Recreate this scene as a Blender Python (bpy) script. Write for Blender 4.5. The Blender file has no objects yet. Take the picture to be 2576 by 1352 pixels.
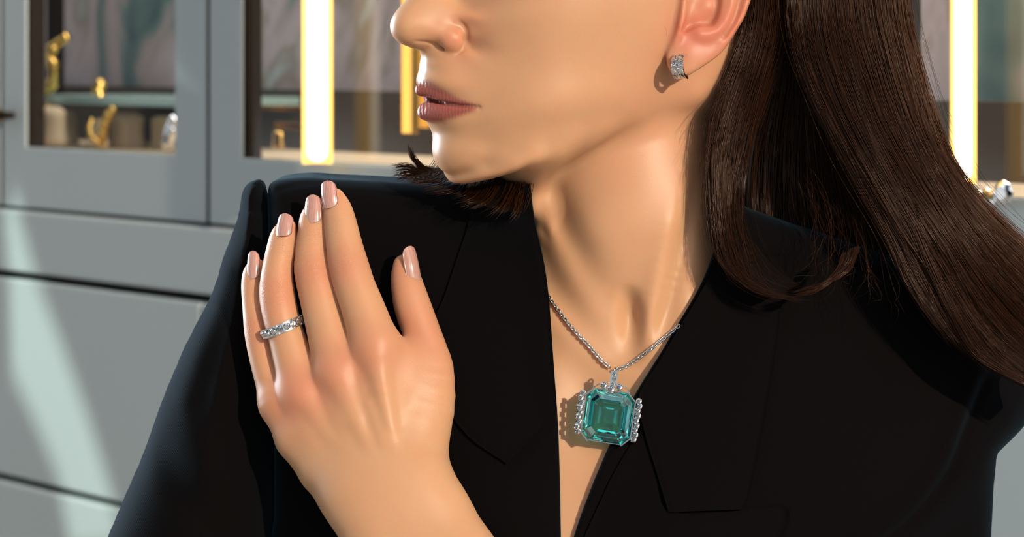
import bpy, bmesh, math, random, time
import numpy as np
from mathutils import Vector, Matrix

T0 = time.time()
VS = 1.0            # voxel scale of the sculpted surfaces
CAMZ = 1.30         # camera height in metres

# ------------------------------------------------------------------ camera, world, lights, exposure
scn = bpy.context.scene
COL = scn.collection
cam_d = bpy.data.cameras.new('camera')
cam = bpy.data.objects.new('camera', cam_d); COL.objects.link(cam)
cam_d.sensor_width = 36.0
cam_d.lens = 98.0
cam_d.shift_y = -(676 - 138) / 2576.0
cam_d.clip_start = 0.05
cam.location = (0, -1.4, CAMZ)
cam.rotation_euler = (math.radians(90), 0, 0)
cam_d.dof.use_dof = True
cam_d.dof.focus_distance = 1.365
cam_d.dof.aperture_fstop = 15.0
scn.camera = cam
scn.view_settings.view_transform = 'Standard'
scn.view_settings.look = 'None'
scn.view_settings.gamma = 1.0
scn.view_settings.exposure = 0.0
scn.cycles.max_bounces = 10
scn.cycles.transmission_bounces = 8
scn.cycles.caustics_refractive = True
scn.cycles.sample_clamp_indirect = 6.0

world = bpy.data.worlds.new('world'); scn.world = world; world.use_nodes = True
wn = world.node_tree; wn.nodes.clear()
wo = wn.nodes.new('ShaderNodeOutputWorld'); wb = wn.nodes.new('ShaderNodeBackground')
wb.inputs[0].default_value = (0.62, 0.72, 0.80, 1); wb.inputs[1].default_value = 0.75
wtc = wn.nodes.new('ShaderNodeTexCoord'); wnz = wn.nodes.new('ShaderNodeTexNoise'); wnz.inputs['Scale'].default_value = 6.0; wnz.inputs['Detail'].default_value = 1.5
wn.links.new(wtc.outputs['Generated'], wnz.inputs['Vector'])
wr = wn.nodes.new('ShaderNodeValToRGB'); wn.links.new(wnz.outputs[0], wr.inputs[0])
wr.color_ramp.elements[0].position = 0.42; wr.color_ramp.elements[0].color = (0.07, 0.09, 0.11, 1)
wr.color_ramp.elements[1].position = 0.66; wr.color_ramp.elements[1].color = (2.6, 2.7, 2.8, 1)
_k = wr.color_ramp.elements.new(0.54); _k.color = (0.26, 0.32, 0.37, 1)
wn.links.new(wr.outputs[0], wb.inputs[0])
wn.links.new(wb.outputs[0], wo.inputs[0])

def look(o, target):
    d = Vector(target) - o.location
    o.rotation_euler = d.to_track_quat('-Z', 'Y').to_euler()

def area(name, loc, target, sx, sy, power, col):
    l = bpy.data.lights.new(name, 'AREA'); l.shape = 'RECTANGLE'; l.size = sx; l.size_y = sy
    l.energy = power; l.color = col
    o = bpy.data.objects.new(name, l); COL.objects.link(o); o.location = loc; look(o, target); return o

# low sun coming through a window at the right, in front of the woman
sun_d = bpy.data.lights.new('sun', 'SUN'); sun_d.energy = 3.65; sun_d.angle = math.radians(0.8); sun_d.color = (1.0, 0.84, 0.66)
sun = bpy.data.objects.new('sun', sun_d); COL.objects.link(sun)
sun.location = (2.0, -2.6, 3.0); look(sun, (2.0 - 0.50, -2.6 + 0.80, 3.0 - 0.33))
# cool daylight of the shop window behind her at the left
area('window_light', (-1.15, 0.80, 1.42), (-0.1, 0.0, 1.25), 0.8, 1.5, 8.5, (0.78, 0.89, 1.0)).data.spread = math.radians(46)
# soft fill added behind the camera for gem highlights and skin
area('fill_light', (0.9, -2.3, 2.3), (0.0, 0.0, 1.25), 1.6, 1.2, 5.5, (1.0, 0.95, 0.88))

# ------------------------------------------------------------------ helpers: photo calibration (millimetres, y = depth)
FPX = 7012.0
def W(px, py, y):
    px = np.asarray(px, float); py = np.asarray(py, float); y = np.asarray(y, float)
    k = (1400.0 + y) / FPX
    return np.stack(np.broadcast_arrays((px - 1288) * k, y, -(py - 138) * k), -1)
def unW(P):
    k = (1400.0 + P[..., 1]) / FPX
    return P[..., 0] / k + 1288, -P[..., 2] / k + 138
def m2b(P):     # mm -> blender metres
    P = np.asarray(P, float) / 1000.0
    return P + np.array([0, 0, CAMZ])

def tps(pts, vals, reg=1e-3, scale=50.0):
    X = np.asarray(pts, float) / scale; v = np.asarray(vals, float); n = len(X)
    r2 = ((X[:, None] - X[None]) ** 2).sum(-1)
    K = 0.5 * r2 * np.log(r2 + 1e-12) + reg * np.eye(n)
    Pm = np.hstack([np.ones((n, 1)), X])
    A = np.zeros((n + 3, n + 3)); A[:n, :n] = K; A[:n, n:] = Pm; A[n:, :n] = Pm.T
    w = np.linalg.solve(A, np.concatenate([v, np.zeros(3)]))
    def f(q):
        q = np.asarray(q, float) / scale; sh = q.shape[:-1]; q = q.reshape(-1, 2); out = np.empty(len(q))
        for i in range(0, len(q), 20000):
            c = q[i:i + 20000]
            rr = ((c[:, None] - X[None]) ** 2).sum(-1)
            out[i:i + 20000] = (0.5 * rr * np.log(rr + 1e-12)) @ w[:n] + w[n] + c @ w[n + 1:]
        return out.reshape(sh)
    return f

class Grid2:    # bilinear lookup of a sampled 2D function with its gradient
    def __init__(s, f, lo, hi, step):
        s.lo = np.array(lo, float); s.step = step
        nx = int((hi[0] - lo[0]) / step) + 2; ny = int((hi[1] - lo[1]) / step) + 2
        gx, gy = np.meshgrid(lo[0] + np.arange(nx) * step, lo[1] + np.arange(ny) * step, indexing='ij')
        s.v = f(np.stack([gx, gy], -1)); s.gx, s.gy = np.gradient(s.v, step); s.n = (nx, ny)
    def smooth(s, it=1):
        for _ in range(it):
            p = np.pad(s.v, 1, mode='edge')
            s.v = (p[1:-1, 1:-1] * 4 + (p[:-2, 1:-1] + p[2:, 1:-1] + p[1:-1, :-2] + p[1:-1, 2:]) * 2 + p[:-2, :-2] + p[2:, 2:] + p[:-2, 2:] + p[2:, :-2]) / 16
        s.gx, s.gy = np.gradient(s.v, s.step); return s
    def __call__(s, x, y, grad=False):
        a = (x - s.lo[0]) / s.step; b = (y - s.lo[1]) / s.step
        a = np.clip(a, 0, s.n[0] - 1.001); b = np.clip(b, 0, s.n[1] - 1.001)
        i = a.astype(int); j = b.astype(int); fx = a - i; fy = b - j
        def L(m): return (m[i, j] * (1 - fx) + m[i + 1, j] * fx) * (1 - fy) + (m[i, j + 1] * (1 - fx) + m[i + 1, j + 1] * fx) * fy
        return (L(s.v), L(s.gx), L(s.gy)) if grad else L(s.v)

def smin(a, b, k):
    h = np.clip(0.5 + 0.5 * (b - a) / k, 0, 1); return b + (a - b) * h - k * h * (1 - h)
def smax(a, b, k): return -smin(-a, -b, k)

def cone(P, a, b, ra, rb, sc=None):
    a = np.asarray(a, float); b = np.asarray(b, float); ab = b - a; pa = P - a
    if sc is not None: ab = ab * sc; pa = pa * sc
    t = np.clip((pa @ ab) / (ab @ ab + 1e-9), 0, 1)
    return np.sqrt(((pa - t[:, None] * ab) ** 2).sum(-1)) - (ra + (rb - ra) * t)
def chain(P, pts, rad, k=None, sc=None):
    d = None
    for i in range(len(pts) - 1):
        e = cone(P, pts[i], pts[i + 1], rad[i], rad[i + 1], sc)
        d = e if d is None else (np.minimum(d, e) if k is None else smin(d, e, k))
    return d
def ell(P, c, R, M=None):   # ellipsoid, M rows = axes
    q = P - np.asarray(c, float)
    if M is not None: q = q @ np.asarray(M, float).T
    q0 = q / R; k0 = np.sqrt((q0 ** 2).sum(-1)); k1 = np.sqrt(((q / np.square(R)) ** 2).sum(-1)) + 1e-9
    return k0 * (k0 - 1) / k1
def polyd(poly):            # signed distance to a closed 2D polygon
    poly = np.asarray(poly, float)
    def f(q):
        sh = q.shape[:-1]; q = q.reshape(-1, 2); best = np.full(len(q), 1e9); ins = np.zeros(len(q), bool)
        for i in range(len(poly)):
            a = poly[i]; b = poly[(i + 1) % len(poly)]; ab = b - a; pa = q - a
            t = np.clip((pa @ ab) / (ab @ ab + 1e-9), 0, 1); d = pa - t[:, None] * ab
            best = np.minimum(best, (d ** 2).sum(-1))
            c = ((a[1] > q[:, 1]) != (b[1] > q[:, 1])) & (q[:, 0] < (b[0] - a[0]) * (q[:, 1] - a[1]) / (b[1] - a[1] + 1e-12) + a[0])
            ins ^= c
        return (np.sqrt(best) * np.where(ins, -1, 1)).reshape(sh)
    return f
def lined(line):            # distance to an open polyline in 2D
    line = np.asarray(line, float)
    def f(q):
        sh = q.shape[:-1]; q = q.reshape(-1, 2); best = np.full(len(q), 1e9)
        for i in range(len(line) - 1):
            a = line[i]; ab = line[i + 1] - a; pa = q - a
            t = np.clip((pa @ ab) / (ab @ ab + 1e-9), 0, 1)
            best = np.minimum(best, ((pa - t[:, None] * ab) ** 2).sum(-1))
        return np.sqrt(best).reshape(sh)
    return f
def crom(pts, n):           # Catmull-Rom resampling of a polyline to n points
    p = np.asarray(pts, float)
    if p.ndim == 1: p = p[:, None]
    m = len(p) - 1; t = np.linspace(0, m, n); i = np.minimum(t.astype(int), m - 1); f = (t - i)[:, None]
    e = np.vstack([2 * p[0] - p[1], p, 2 * p[-1] - p[-2]])
    a, b, c, d = e[i], e[i + 1], e[i + 2], e[i + 3]
    return 0.5 * (2 * b + (c - a) * f + (2 * a - 5 * b + 4 * c - d) * f ** 2 + (3 * b - a - 3 * c + d) * f ** 3)

def surface_nets(field, lo, hi, v, B=16, margin=1.7):
    lo = np.asarray(lo, float); hi = np.asarray(hi, float)
    nb = np.ceil((hi - lo) / (v * B)).astype(int); n = nb * B
    D = np.empty(tuple(n), np.float32)
    bc = np.stack(np.meshgrid(*[lo[a] + (np.arange(nb[a]) * B + (B - 1) / 2) * v for a in range(3)], indexing='ij'), -1).reshape(-1, 3)
    dc = field(bc).reshape(tuple(nb)); half = B * v * 0.87
    D[:] = np.where(dc < 0, -50, 50).astype(np.float32).repeat(B, 0).repeat(B, 1).repeat(B, 2)
    keep = np.argwhere(np.abs(dc) < half * margin)
    off = np.stack(np.meshgrid(*[np.arange(B)] * 3, indexing='ij'), -1).reshape(-1, 3)
    for s in range(0, len(keep), 24):
        kb = keep[s:s + 24]
        idx = (kb[:, None, :] * B + off[None]).reshape(-1, 3)
        d = field(lo + idx * v)
        D[idx[:, 0], idx[:, 1], idx[:, 2]] = d
    S = D < 0
    c = np.zeros(tuple(n - 1), np.uint8)
    for dx in (0, 1):
        for dy in (0, 1):
            for dz in (0, 1):
                c += S[dx:n[0] - 1 + dx, dy:n[1] - 1 + dy, dz:n[2] - 1 + dz]
    flat = np.flatnonzero((c > 0) & (c < 8)); m = tuple(n - 1)
    I = np.stack(np.unravel_index(flat, m), -1)
    cor = np.array([[a, b, cc] for a in (0, 1) for b in (0, 1) for cc in (0, 1)])
    V8 = np.stack([D[I[:, 0] + q[0], I[:, 1] + q[1], I[:, 2] + q[2]] for q in cor], -1)
    acc = np.zeros((len(I), 3)); cnt = np.zeros(len(I))
    for a in range(8):
        for b in range(a + 1, 8):
            if np.abs(cor[a] - cor[b]).sum() != 1: continue
            x = (V8[:, a] < 0) != (V8[:, b] < 0)
            t = np.where(x, V8[:, a] / (V8[:, a] - V8[:, b] + 1e-20), 0)
            acc += np.where(x[:, None], cor[a] + t[:, None] * (cor[b] - cor[a]), 0); cnt += x
    verts = lo + (I + acc / cnt[:, None]) * v
    faces = []
    st = np.array([m[1] * m[2], m[2], 1])
    for ax in range(3):
        sl0 = [slice(1, n[q] - 1) for q in range(3)]; sl1 = list(sl0)
        sl0[ax] = slice(0, n[ax] - 1); sl1[ax] = slice(1, n[ax])
        A_ = S[tuple(sl0)]; B_ = S[tuple(sl1)]
        e = np.argwhere(A_ != B_); up = A_[e[:, 0], e[:, 1], e[:, 2]]
        e = e + 1; e[:, ax] -= 1
        u, w = (ax + 1) % 3, (ax + 2) % 3
        base = e @ st
        q4 = np.stack([base - st[u] - st[w], base - st[w], base, base - st[u]], -1)
        q4 = np.where(up[:, None], q4, q4[:, ::-1])
        faces.append(q4)
    faces = np.concatenate(faces); fi = np.searchsorted(flat, faces)
    return verts, fi

def np_mesh(name, verts, quads, smooth=True, relax=0):
    verts = np.asarray(verts, float)
    if relax:
        e = np.concatenate([quads[:, [0, 1]], quads[:, [1, 2]], quads[:, [2, 3]], quads[:, [3, 0]]])
        for _ in range(relax):
            s = np.zeros_like(verts); c = np.zeros(len(verts))
            for a, b in ((0, 1), (1, 0)):
                for k in range(3): s[:, k] += np.bincount(e[:, a], verts[e[:, b], k], len(verts))
                c += np.bincount(e[:, a], minlength=len(verts))
            verts = verts * 0.5 + 0.5 * s / np.maximum(c, 1)[:, None]
    me = bpy.data.meshes.new(name)
    P = m2b(verts)
    k = quads.shape[1]
    me.vertices.add(len(P)); me.vertices.foreach_set('co', P.astype(np.float32).ravel())
    me.loops.add(quads.size); me.loops.foreach_set('vertex_index', quads.astype(np.int32).ravel())
    me.polygons.add(len(quads)); me.polygons.foreach_set('loop_start', (np.arange(len(quads)) * k).astype(np.int32))
    if smooth: me.polygons.foreach_set('use_smooth', np.ones(len(quads), bool))
    me.update(calc_edges=True); me.validate()
    return me, verts
def set_attr(me, name, arr):   # arr (n,3) per vertex colour
    a = me.color_attributes.new(name, 'FLOAT_COLOR', 'POINT')
    c = np.ones((len(me.vertices), 4), np.float32); c[:, :3] = arr
    a.data.foreach_set('color', c.ravel())

def link(name, me, mat=None, parent=None):
    o = bpy.data.objects.new(name, me); COL.objects.link(o)
    if mat is not None: me.materials.append(mat)
    if parent is not None: o.parent = parent
    return o
def tag(o, label=None, cat=None, group=None, kind=None):
    for k, v in (('label', label), ('category', cat), ('group', group), ('kind', kind)):
        if v: o[k] = v
    return o
def empty(name, loc=(0, 0, 0)):
    o = bpy.data.objects.new(name, None); COL.objects.link(o); o.location = loc; return o
def adopt(child, parent):    # parent an object built in world coordinates to a moved empty
    child.parent = parent; child.matrix_parent_inverse = Matrix.Translation(parent.location).inverted()

# ------------------------------------------------------------------ materials
def new_mat(name):
    m = bpy.data.materials.new(name); m.use_nodes = True
    return m, m.node_tree.nodes, m.node_tree.links, m.node_tree.nodes['Principled BSDF']
def simple(name, col, rough=0.5, metal=0.0, **kw):
    m, n, l, b = new_mat(name)
    b.inputs['Base Color'].default_value = (*col, 1); b.inputs['Roughness'].default_value = rough; b.inputs['Metallic'].default_value = metal
    for k, v in kw.items(): b.inputs[k.replace('_', ' ')].default_value = v
    return m

def skin_material():
    m, n, l, b = new_mat('skin')
    att = n.new('ShaderNodeAttribute'); att.attribute_name = 'tint'
    sep = n.new('ShaderNodeSeparateColor'); l.new(att.outputs['Color'], sep.inputs[0])
    tc = n.new('ShaderNodeTexCoord')
    nz = n.new('ShaderNodeTexNoise'); nz.inputs['Scale'].default_value = 28; nz.inputs['Detail'].default_value = 3
    l.new(tc.outputs['Object'], nz.inputs['Vector'])
    base = n.new('ShaderNodeMix'); base.data_type = 'RGBA'; l.new(nz.outputs[0], base.inputs[0])
    base.inputs[6].default_value = (0.54, 0.295, 0.160, 1); base.inputs[7].default_value = (0.61, 0.350, 0.197, 1)
    red = n.new('ShaderNodeMix'); red.data_type = 'RGBA'; l.new(sep.outputs[1], red.inputs[0])
    l.new(base.outputs[2], red.inputs[6]); red.inputs[7].default_value = (0.57, 0.20, 0.125, 1)
    lip = n.new('ShaderNodeMix'); lip.data_type = 'RGBA'; l.new(sep.outputs[0], lip.inputs[0])
    l.new(red.outputs[2], lip.inputs[6]); lip.inputs[7].default_value = (0.32, 0.095, 0.075, 1)
    l.new(lip.outputs[2], b.inputs['Base Color'])
    b.inputs['Subsurface Weight'].default_value = 0.8
    b.inputs['Subsurface Radius'].default_value = (1.0, 0.32, 0.14); b.inputs['Subsurface Scale'].default_value = 0.0052
    rr = n.new('ShaderNodeMapRange'); l.new(sep.outputs[0], rr.inputs[0]); rr.inputs[3].default_value = 0.42; rr.inputs[4].default_value = 0.26
    l.new(rr.outputs[0], b.inputs['Roughness'])
    b.inputs['Specular IOR Level'].default_value = 0.30
    # fine pores + creases where the wrinkle mask is set
    p1 = n.new('ShaderNodeTexNoise'); p1.inputs['Scale'].default_value = 1400; p1.inputs['Detail'].default_value = 2; l.new(tc.outputs['Object'], p1.inputs['Vector'])
    mp = n.new('ShaderNodeMapping'); mp.inputs['Scale'].default_value = (1, 1, 2.6); l.new(tc.outputs['Object'], mp.inputs[0])
    vo = n.new('ShaderNodeTexVoronoi'); vo.feature = 'DISTANCE_TO_EDGE'; vo.inputs['Scale'].default_value = 520; l.new(mp.outputs[0], vo.inputs['Vector'])
    cr = n.new('ShaderNodeMath'); cr.operation = 'SMOOTH_MIN'; l.new(vo.outputs[0], cr.inputs[0]); cr.inputs[1].default_value = 0.12; cr.inputs[2].default_value = 0.05
    crm = n.new('ShaderNodeMath'); crm.operation = 'MULTIPLY'; l.new(cr.outputs[0], crm.inputs[0])
    l.new(sep.outputs[2], crm.inputs[1])
    ad = n.new('ShaderNodeMath'); ad.operation = 'MULTIPLY_ADD'; l.new(p1.outputs[0], ad.inputs[0]); ad.inputs[1].default_value = 0.16
    m8 = n.new('ShaderNodeMath'); m8.operation = 'MULTIPLY'; l.new(crm.outputs[0], m8.inputs[0]); m8.inputs[1].default_value = 6.0
    lw = n.new('ShaderNodeTexWave'); lw.inputs['Scale'].default_value = 190; lw.inputs['Distortion'].default_value = 3.5; lw.inputs['Detail'].default_value = 2; l.new(tc.outputs['Object'], lw.inputs['Vector'])
    lwm = n.new('ShaderNodeMath'); lwm.operation = 'MULTIPLY'; l.new(lw.outputs[1], lwm.inputs[0]); l.new(sep.outputs[0], lwm.inputs[1])
    lw2 = n.new('ShaderNodeMath'); lw2.operation = 'MULTIPLY_ADD'; l.new(lwm.outputs[0], lw2.inputs[0]); lw2.inputs[1].default_value = 0.7; l.new(m8.outputs[0], lw2.inputs[2])
    l.new(lw2.outputs[0], ad.inputs[2])
    bp = n.new('ShaderNodeBump'); bp.inputs['Strength'].default_value = 0.55; bp.inputs['Distance'].default_value = 0.00034
    l.new(ad.outputs[0], bp.inputs['Height']); l.new(bp.outputs[0], b.inputs['Normal'])
    return m
SKIN = skin_material()

# ================================================================== THE WOMAN
# ---- head frame: f = where the face points, h = up the face, n = her left side (towards the camera)
YAW = math.radians(60); PIT = math.radians(11)
HC = W(1545, 60, 30)
f0 = np.array([-math.sin(YAW), -math.cos(YAW), 0]); upv = np.array([0, 0, 1.0])
HF = math.cos(PIT) * f0 + math.sin(PIT) * upv
HH = -math.sin(PIT) * f0 + math.cos(PIT) * upv
HN = np.array([math.cos(YAW), -math.sin(YAW), 0])
CAMP = np.array([0, -1400.0, 0])
def hsolve(px, py, l):
    d = np.array([(px - 1288) / FPX, 1.0, -(py - 138) / FPX])
    t = (l - (CAMP - HC) @ HN) / (d @ HN); return CAMP + t * d
def fhl(P): q = P - HC; return q @ HF, q @ HH, q @ HN

SIL = [(1085,-430),(1048,-330),(1050,-240),(1078,-178),(1068,-120),(1046,-50),(1025,0),(1008,19),(994,38),(987,62),(990,86),(1003,103),(1023,115),(1045,123),(1064,132),
       (1070,150),(1068,169),(1064,187),(1062,202),(1066,218),(1073,234),(1081,247),(1080,261),(1076,281),(1080,300),(1093,314),(1101,329),
       (1102,346),(1100,369),(1101,388),(1107,410),(1118,430),(1136,445)]
INN = [ # px, py, half width l (mm)
 (1150,-400,35),(1300,-420,60),(1500,-400,72),(1700,-380,76),(1900,-330,60),
 (1120,-250,25),(1250,-250,48),(1400,-250,62),(1600,-220,73),(1800,-200,73),(1950,-150,50),
 (1095,-160,9),(1150,-160,15),(1240,-150,26),(1330,-150,44),(1450,-140,60),(1640,-120,71),(1800,-60,68),(1940,-40,46),
 (1180,-60,22),(1260,-60,36),(1340,-60,48),(1450,-50,60),
 (1192,40,25),(1190,90,22.5),(1186,130,21.5),(1240,60,33),(1240,110,31.5),
 (1290,40,42),(1290,90,40.5),(1350,60,50),(1350,120,48.5),(1430,40,58.5),(1430,130,56),(1530,20,65),(1530,130,61.5),(1620,20,68.5),(1620,120,64.5),(1690,20,68.5),(1700,110,65.5),
 (1800,60,61),(1880,60,50),(1950,30,34),(1985,-60,24),
 (1190,185,24),(1240,180,32),(1300,175,41),(1370,180,50),(1450,190,56),(1540,190,60),(1630,185,61),(1700,180,58),
 (1235,262,31),(1240,290,31.5),(1290,270,39.8),(1350,270,47.8),(1430,260,54.2),(1520,250,57.5),(1600,240,58.5),(1680,225,55.5),
 (1250,335,30.5),(1310,330,39),(1380,325,46),(1460,310,50.5),(1540,295,53.5),(1610,280,54),(1670,265,52),
 (1300,385,35.6),(1380,370,43),(1460,350,47.5),(1540,330,49.5),(1610,305,50),
]
ROWS = [ # midline pixel, then (half width, setback, height) of points round the section, mm
 ((1046,-50), [(5,-1.5,0),(9,-6,0),(12,-12,0),(18,-20,0)]),
 ((1025,0), [(5,-1.5,0),(8.5,-5,0),(11.5,-10,0),(14.5,-17,0),(19,-24.5,0)]),
 ((994,38), [(5,-1.4,0),(8,-3.8,0),(11,-9,0),(13.5,-16,0),(16,-24,0),(17,-28.5,0)]),
 ((988,75), [(4.8,-1.2,0),(7.8,-3.6,0),(9.8,-8,0),(11.8,-13,0),(15,-19,0),(17.5,-25,0),(17.4,-29,0),(16.6,-32,0)]),
 ((1003,103), [(4.2,-1.6,0),(6.0,-5.5,0),(6.8,-11,0.5),(8.5,-16,1.5),(13,-21.5,2),(16.2,-26,2),(16,-30,2)]),
 ((1064,132), [(5,-1,0),(9,-3.5,0),(13,-7,0),(17,-11,0)]),
 ((1069,160), [(4.2,.5,0),(7.5,-.6,0),(12,-3.6,0),(18,-8.6,0)]),
 ((1062,200), [(4.2,.6,0.6),(8,-.8,0),(12,-3.2,-1),(17,-7.5,-2)]),
 ((1073,234), [(6,-.8,0),(11,-3.2,0),(16,-6.8,-.6),(20,-10,-1.4),(23.5,-12.8,-2.2)]),
 ((1082,254), [(7,-1.2,0),(12,-3.6,0),(17,-6.8,-.3),(21,-9.8,-.8),(25.2,-13.2,-1.4)]),
 ((1077,283), [(6,-.7,0),(11,-2.8,0),(15,-5.5,0.3),(20,-9.5,1.0),(24,-13,2.2)]),
 ((1092,313), [(7,-.9,0),(12,-2.8,0),(17,-6.4,0.5),(22,-10.6,1.2)]),
 ((1102,340), [(7,-1.2,0),(13,-4,0),(19,-8.3,0),(25,-13.8,0)]),
 ((1100,372), [(7,-1.2,0),(12,-3.6,0),(16,-6.5,0),(22,-11.8,0)]),
 ((1107,410), [(6,-1.2,0),(11,-4,0),(16,-8,0.5),(22,-14.2,2)]),
]
BORDER = [(1165,452,9),(1192,455,16),(1228,454,22.5),(1266,449,28.5),(1304,440,33),(1345,428,36.5),(1410,408,40.5),(1490,378,43),(1565,345,44)]
pts = []; vals = []
for a, b in SIL: p = hsolve(a, b, 0.0); pts.append(((p - HC) @ HF, (p - HC) @ HH)); vals.append(0.0)
for a, b, l in INN: p = hsolve(a, b, l); pts.append(((p - HC) @ HF, (p - HC) @ HH)); vals.append(float(l * l))
for (a, b), sec in ROWS:
    p = hsolve(a, b, 0.0); f, h = (p - HC) @ HF, (p - HC) @ HH
    for l, df, dh in sec: pts.append((f + df, h + dh)); vals.append(float(l * l))
for a, b, l in BORDER:
    p = hsolve(a, b, l); f, h = (p - HC) @ HF, (p - HC) @ HH
    if a < 1400: pts += [(f, h + 3), (f, h + .6), (f, h - 2), (f, h - 8)]; vals += [float(l * l) * 1.05, float(l * l) * .7, 0.0, -300.0]
    else: pts += [(f, h + 3), (f, h - 8)]; vals += [float(l * l) * 1.04, 400.0]
# underside of the jaw, back of the skull (head frame, mm)
pm = hsolve(1127, 446, 0); FM, HM = (pm - HC) @ HF, (pm - HC) @ HH
for f, h, l in [(35, HM - 8, 0), (20, HM - 2, 0), (0, HM + 12, 0), (-20, HM + 32, 0),
                (-45, HM + 45, 0), (-70, HM + 60, 0), (-88, HM + 80, 0), (-96, HM + 110, 0), (-96, HM + 140, 0), (-85, HM + 172, 0), (-60, HM + 198, 0), (-25, HM + 215, 0),
                (15, HM + 217, 0), (55, HM + 208, 0), (85, HM + 188, 0), (0, HM + 190, 45), (-40, HM + 180, 48), (40, HM + 185, 42), (-70, HM + 110, 48), (-60, HM + 80, 50), (-20, HM + 60, 58)]:
    pts.append((f, h)); vals.append(float(l * l))
_L2f = tps(pts, vals, reg=8e-4)
L2 = Grid2(_L2f, (-115, -150), (150, 190), 1.0).smooth(1)

def head_d(P):
    f, h, l = fhl(P)
    v, gx, gy = L2(f, h, True)
    out = np.maximum(np.maximum(np.abs(f - 17) - 125, 0), np.maximum(h - 170, -130 - h))
    g = np.sqrt(4 * l * l + gx * gx + gy * gy) + 6.0
    d = (l * l - v) / g
    return np.where(out > 0, np.maximum(d, out), np.clip(d, -30, 40))
def surf(px, py, sink=0.0):   # point of the near face surface seen at a pixel of the photograph
    l = 20.0
    for _ in range(30):
        p = hsolve(px, py, l); q = p - HC
        l = 0.5 * l + 0.5 * math.sqrt(max(float(L2(np.array([q @ HF]), np.array([q @ HH]))[0]), 0.0))
    return p + np.array([0.0, sink, 0.0])

# ---- ear: a relief on its own plane, flaring from the head
EO = hsolve(1722, 40, 69.0)
EN = np.array([0.16, -0.985, 0.05]); EN /= np.linalg.norm(EN)
EU = np.cross(EN, upv) * -1; EU /= np.linalg.norm(EU)
if EU[0] < 0: EU = -EU
EV = np.cross(EU, EN); EV = EV if EV[2] > 0 else -EV
def euv(px, py):
    d = np.array([(px - 1288) / FPX, 1.0, -(py - 138) / FPX]); t = ((EO - CAMP) @ EN) / (d @ EN); q = CAMP + t * d - EO
    return (q @ EU, q @ EV)
EAR_OUT = crom([(1889,0),(1898,-50),(1885,-100),(1845,-130),(1790,-128),(1745,-100),(1715,-50),(1703,0),(1695,60),(1685,105),(1676,140),(1679,166),(1690,184),(1708,191),(1728,191),(1747,181),
           (1775,163),(1808,139),(1831,112),(1852,80),(1873,44),(1889,0)], 90)[:-1]
EARD = Grid2(polyd([euv(*p) for p in EAR_OUT]), (-20, -42), (50, 45), 0.5)
def _g(q, line, w, h):
    return h * np.exp(-(lined([euv(*p) for p in crom(line, 24)])(q) / w) ** 2)
def ear_relief(q):
    d2 = EARD(q[..., 0], q[..., 1]); v = q[..., 1]
    up = np.clip((v + 19) / 14, 0, 1); up = up * up * (3 - 2 * up)
    H = 2.2 + 3.0 * up * np.exp(-((d2 + 2.4) / 2.0) ** 2) + 1.2 * (1 - up)
    H += _g(q, [(1885,-95),(1868,-40),(1858,0),(1849,34),(1836,66),(1818,92)], 1.5, -1.8)
    H += _g(q, [(1820,-90),(1838,-40),(1838,0),(1830,38),(1808,72),(1778,86),(1758,86)], 3.4, 2.6)
    con = polyd([euv(*p) for p in crom([(1735,-70),(1724,-20),(1722,25),(1716,55),(1708,80),(1720,88),(1742,78),(1762,70),(1790,70),(1806,48),(1815,10),(1812,-40),(1780,-75),(1735,-70)], 70)[:-1]])(q)
    t = np.clip(-con / 2.4, 0, 1); H -= 5.6 * t * t * (3 - 2 * t)
    H += 3.0 * np.exp(-((q - np.array(euv(1782, 15))) ** 2).sum(-1) / 38) + 1.6 * np.exp(-((q - np.array(euv(1748, 40))) ** 2).sum(-1) / 20)
    H += _g(q, [(1716,-20),(1717,15),(1713,45),(1706,62)], 2.6, 1.2)
    H += 1.0 * np.exp(-((q - np.array(euv(1735, 140))) ** 2).sum(-1) / 60)
    H -= 1.6 * np.exp(-((q - np.array(euv(1676, 130))) ** 2).sum(-1) / 50)
    return H
EARH = Grid2(ear_relief, (-20, -42), (50, 45), 0.5).smooth(1)
def ear_d(P):
    q = P - EO; u = q @ EU; v = q @ EV; e = q @ EN
    H, gx, gy = EARH(u, v, True); d2 = EARD(u, v)
    th = (e - H) / np.sqrt(1 + np.minimum(gx * gx + gy * gy, 9))
    slab = smax(th, -(e + 4.0 + 0.15 * u), 2.5)
    far = np.maximum(np.maximum(np.abs(u - 15) - 33, np.abs(v) - 42), 0)
    d = smax(slab, d2, 3.2)
    return np.where(far > 0, np.maximum(d, far), d)
EARP = W(1730, 150, -28)

# ---- neck, chest (depth field of the chest in world x,z)
def field2(cs, reg=1e-3):
    w = np.array([W(a, b, c) for a, b, c in cs]); return tps(w[:, [0, 2]], w[:, 1], reg=reg, scale=100)
CHEST = [(1585,850,-6),(1540,900,-11),(1620,900,-12),(1500,1050,-22),(1600,1000,-24),(1450,1300,-40),(1420,1450,-48),(1400,800,-6),(1430,900,-15),(1400,1000,-22),(1700,800,-6),(1680,900,-16),(1400,1150,-30),(1560,1150,-34),
         (1300,750,4),(1100,700,12),(900,600,22),(760,560,32),(1000,900,-8),(1000,1300,-28),(1900,800,6),(2150,800,18),(2350,850,30),(2000,1100,-14),(2000,1350,-25),(2400,1300,25),(800,1100,15),(800,1400,10)]
CHF = Grid2(field2(CHEST), (-140, -320), (260, -60), 2.0)
def P2(px, py, y=-10): p = W(px, py, y); return (p[0], p[2])
CH_OUT = [P2(*p) for p in [(1300,700),(1150,600),(1000,560),(800,570),(740,640),(760,1000),(800,1400),(830,1700),(2300,1700),(2370,1300),(2400,1000),(2370,800),(2200,740),(2000,720),(1860,650),(1750,700),(1600,800),(1450,780)]]
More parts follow.
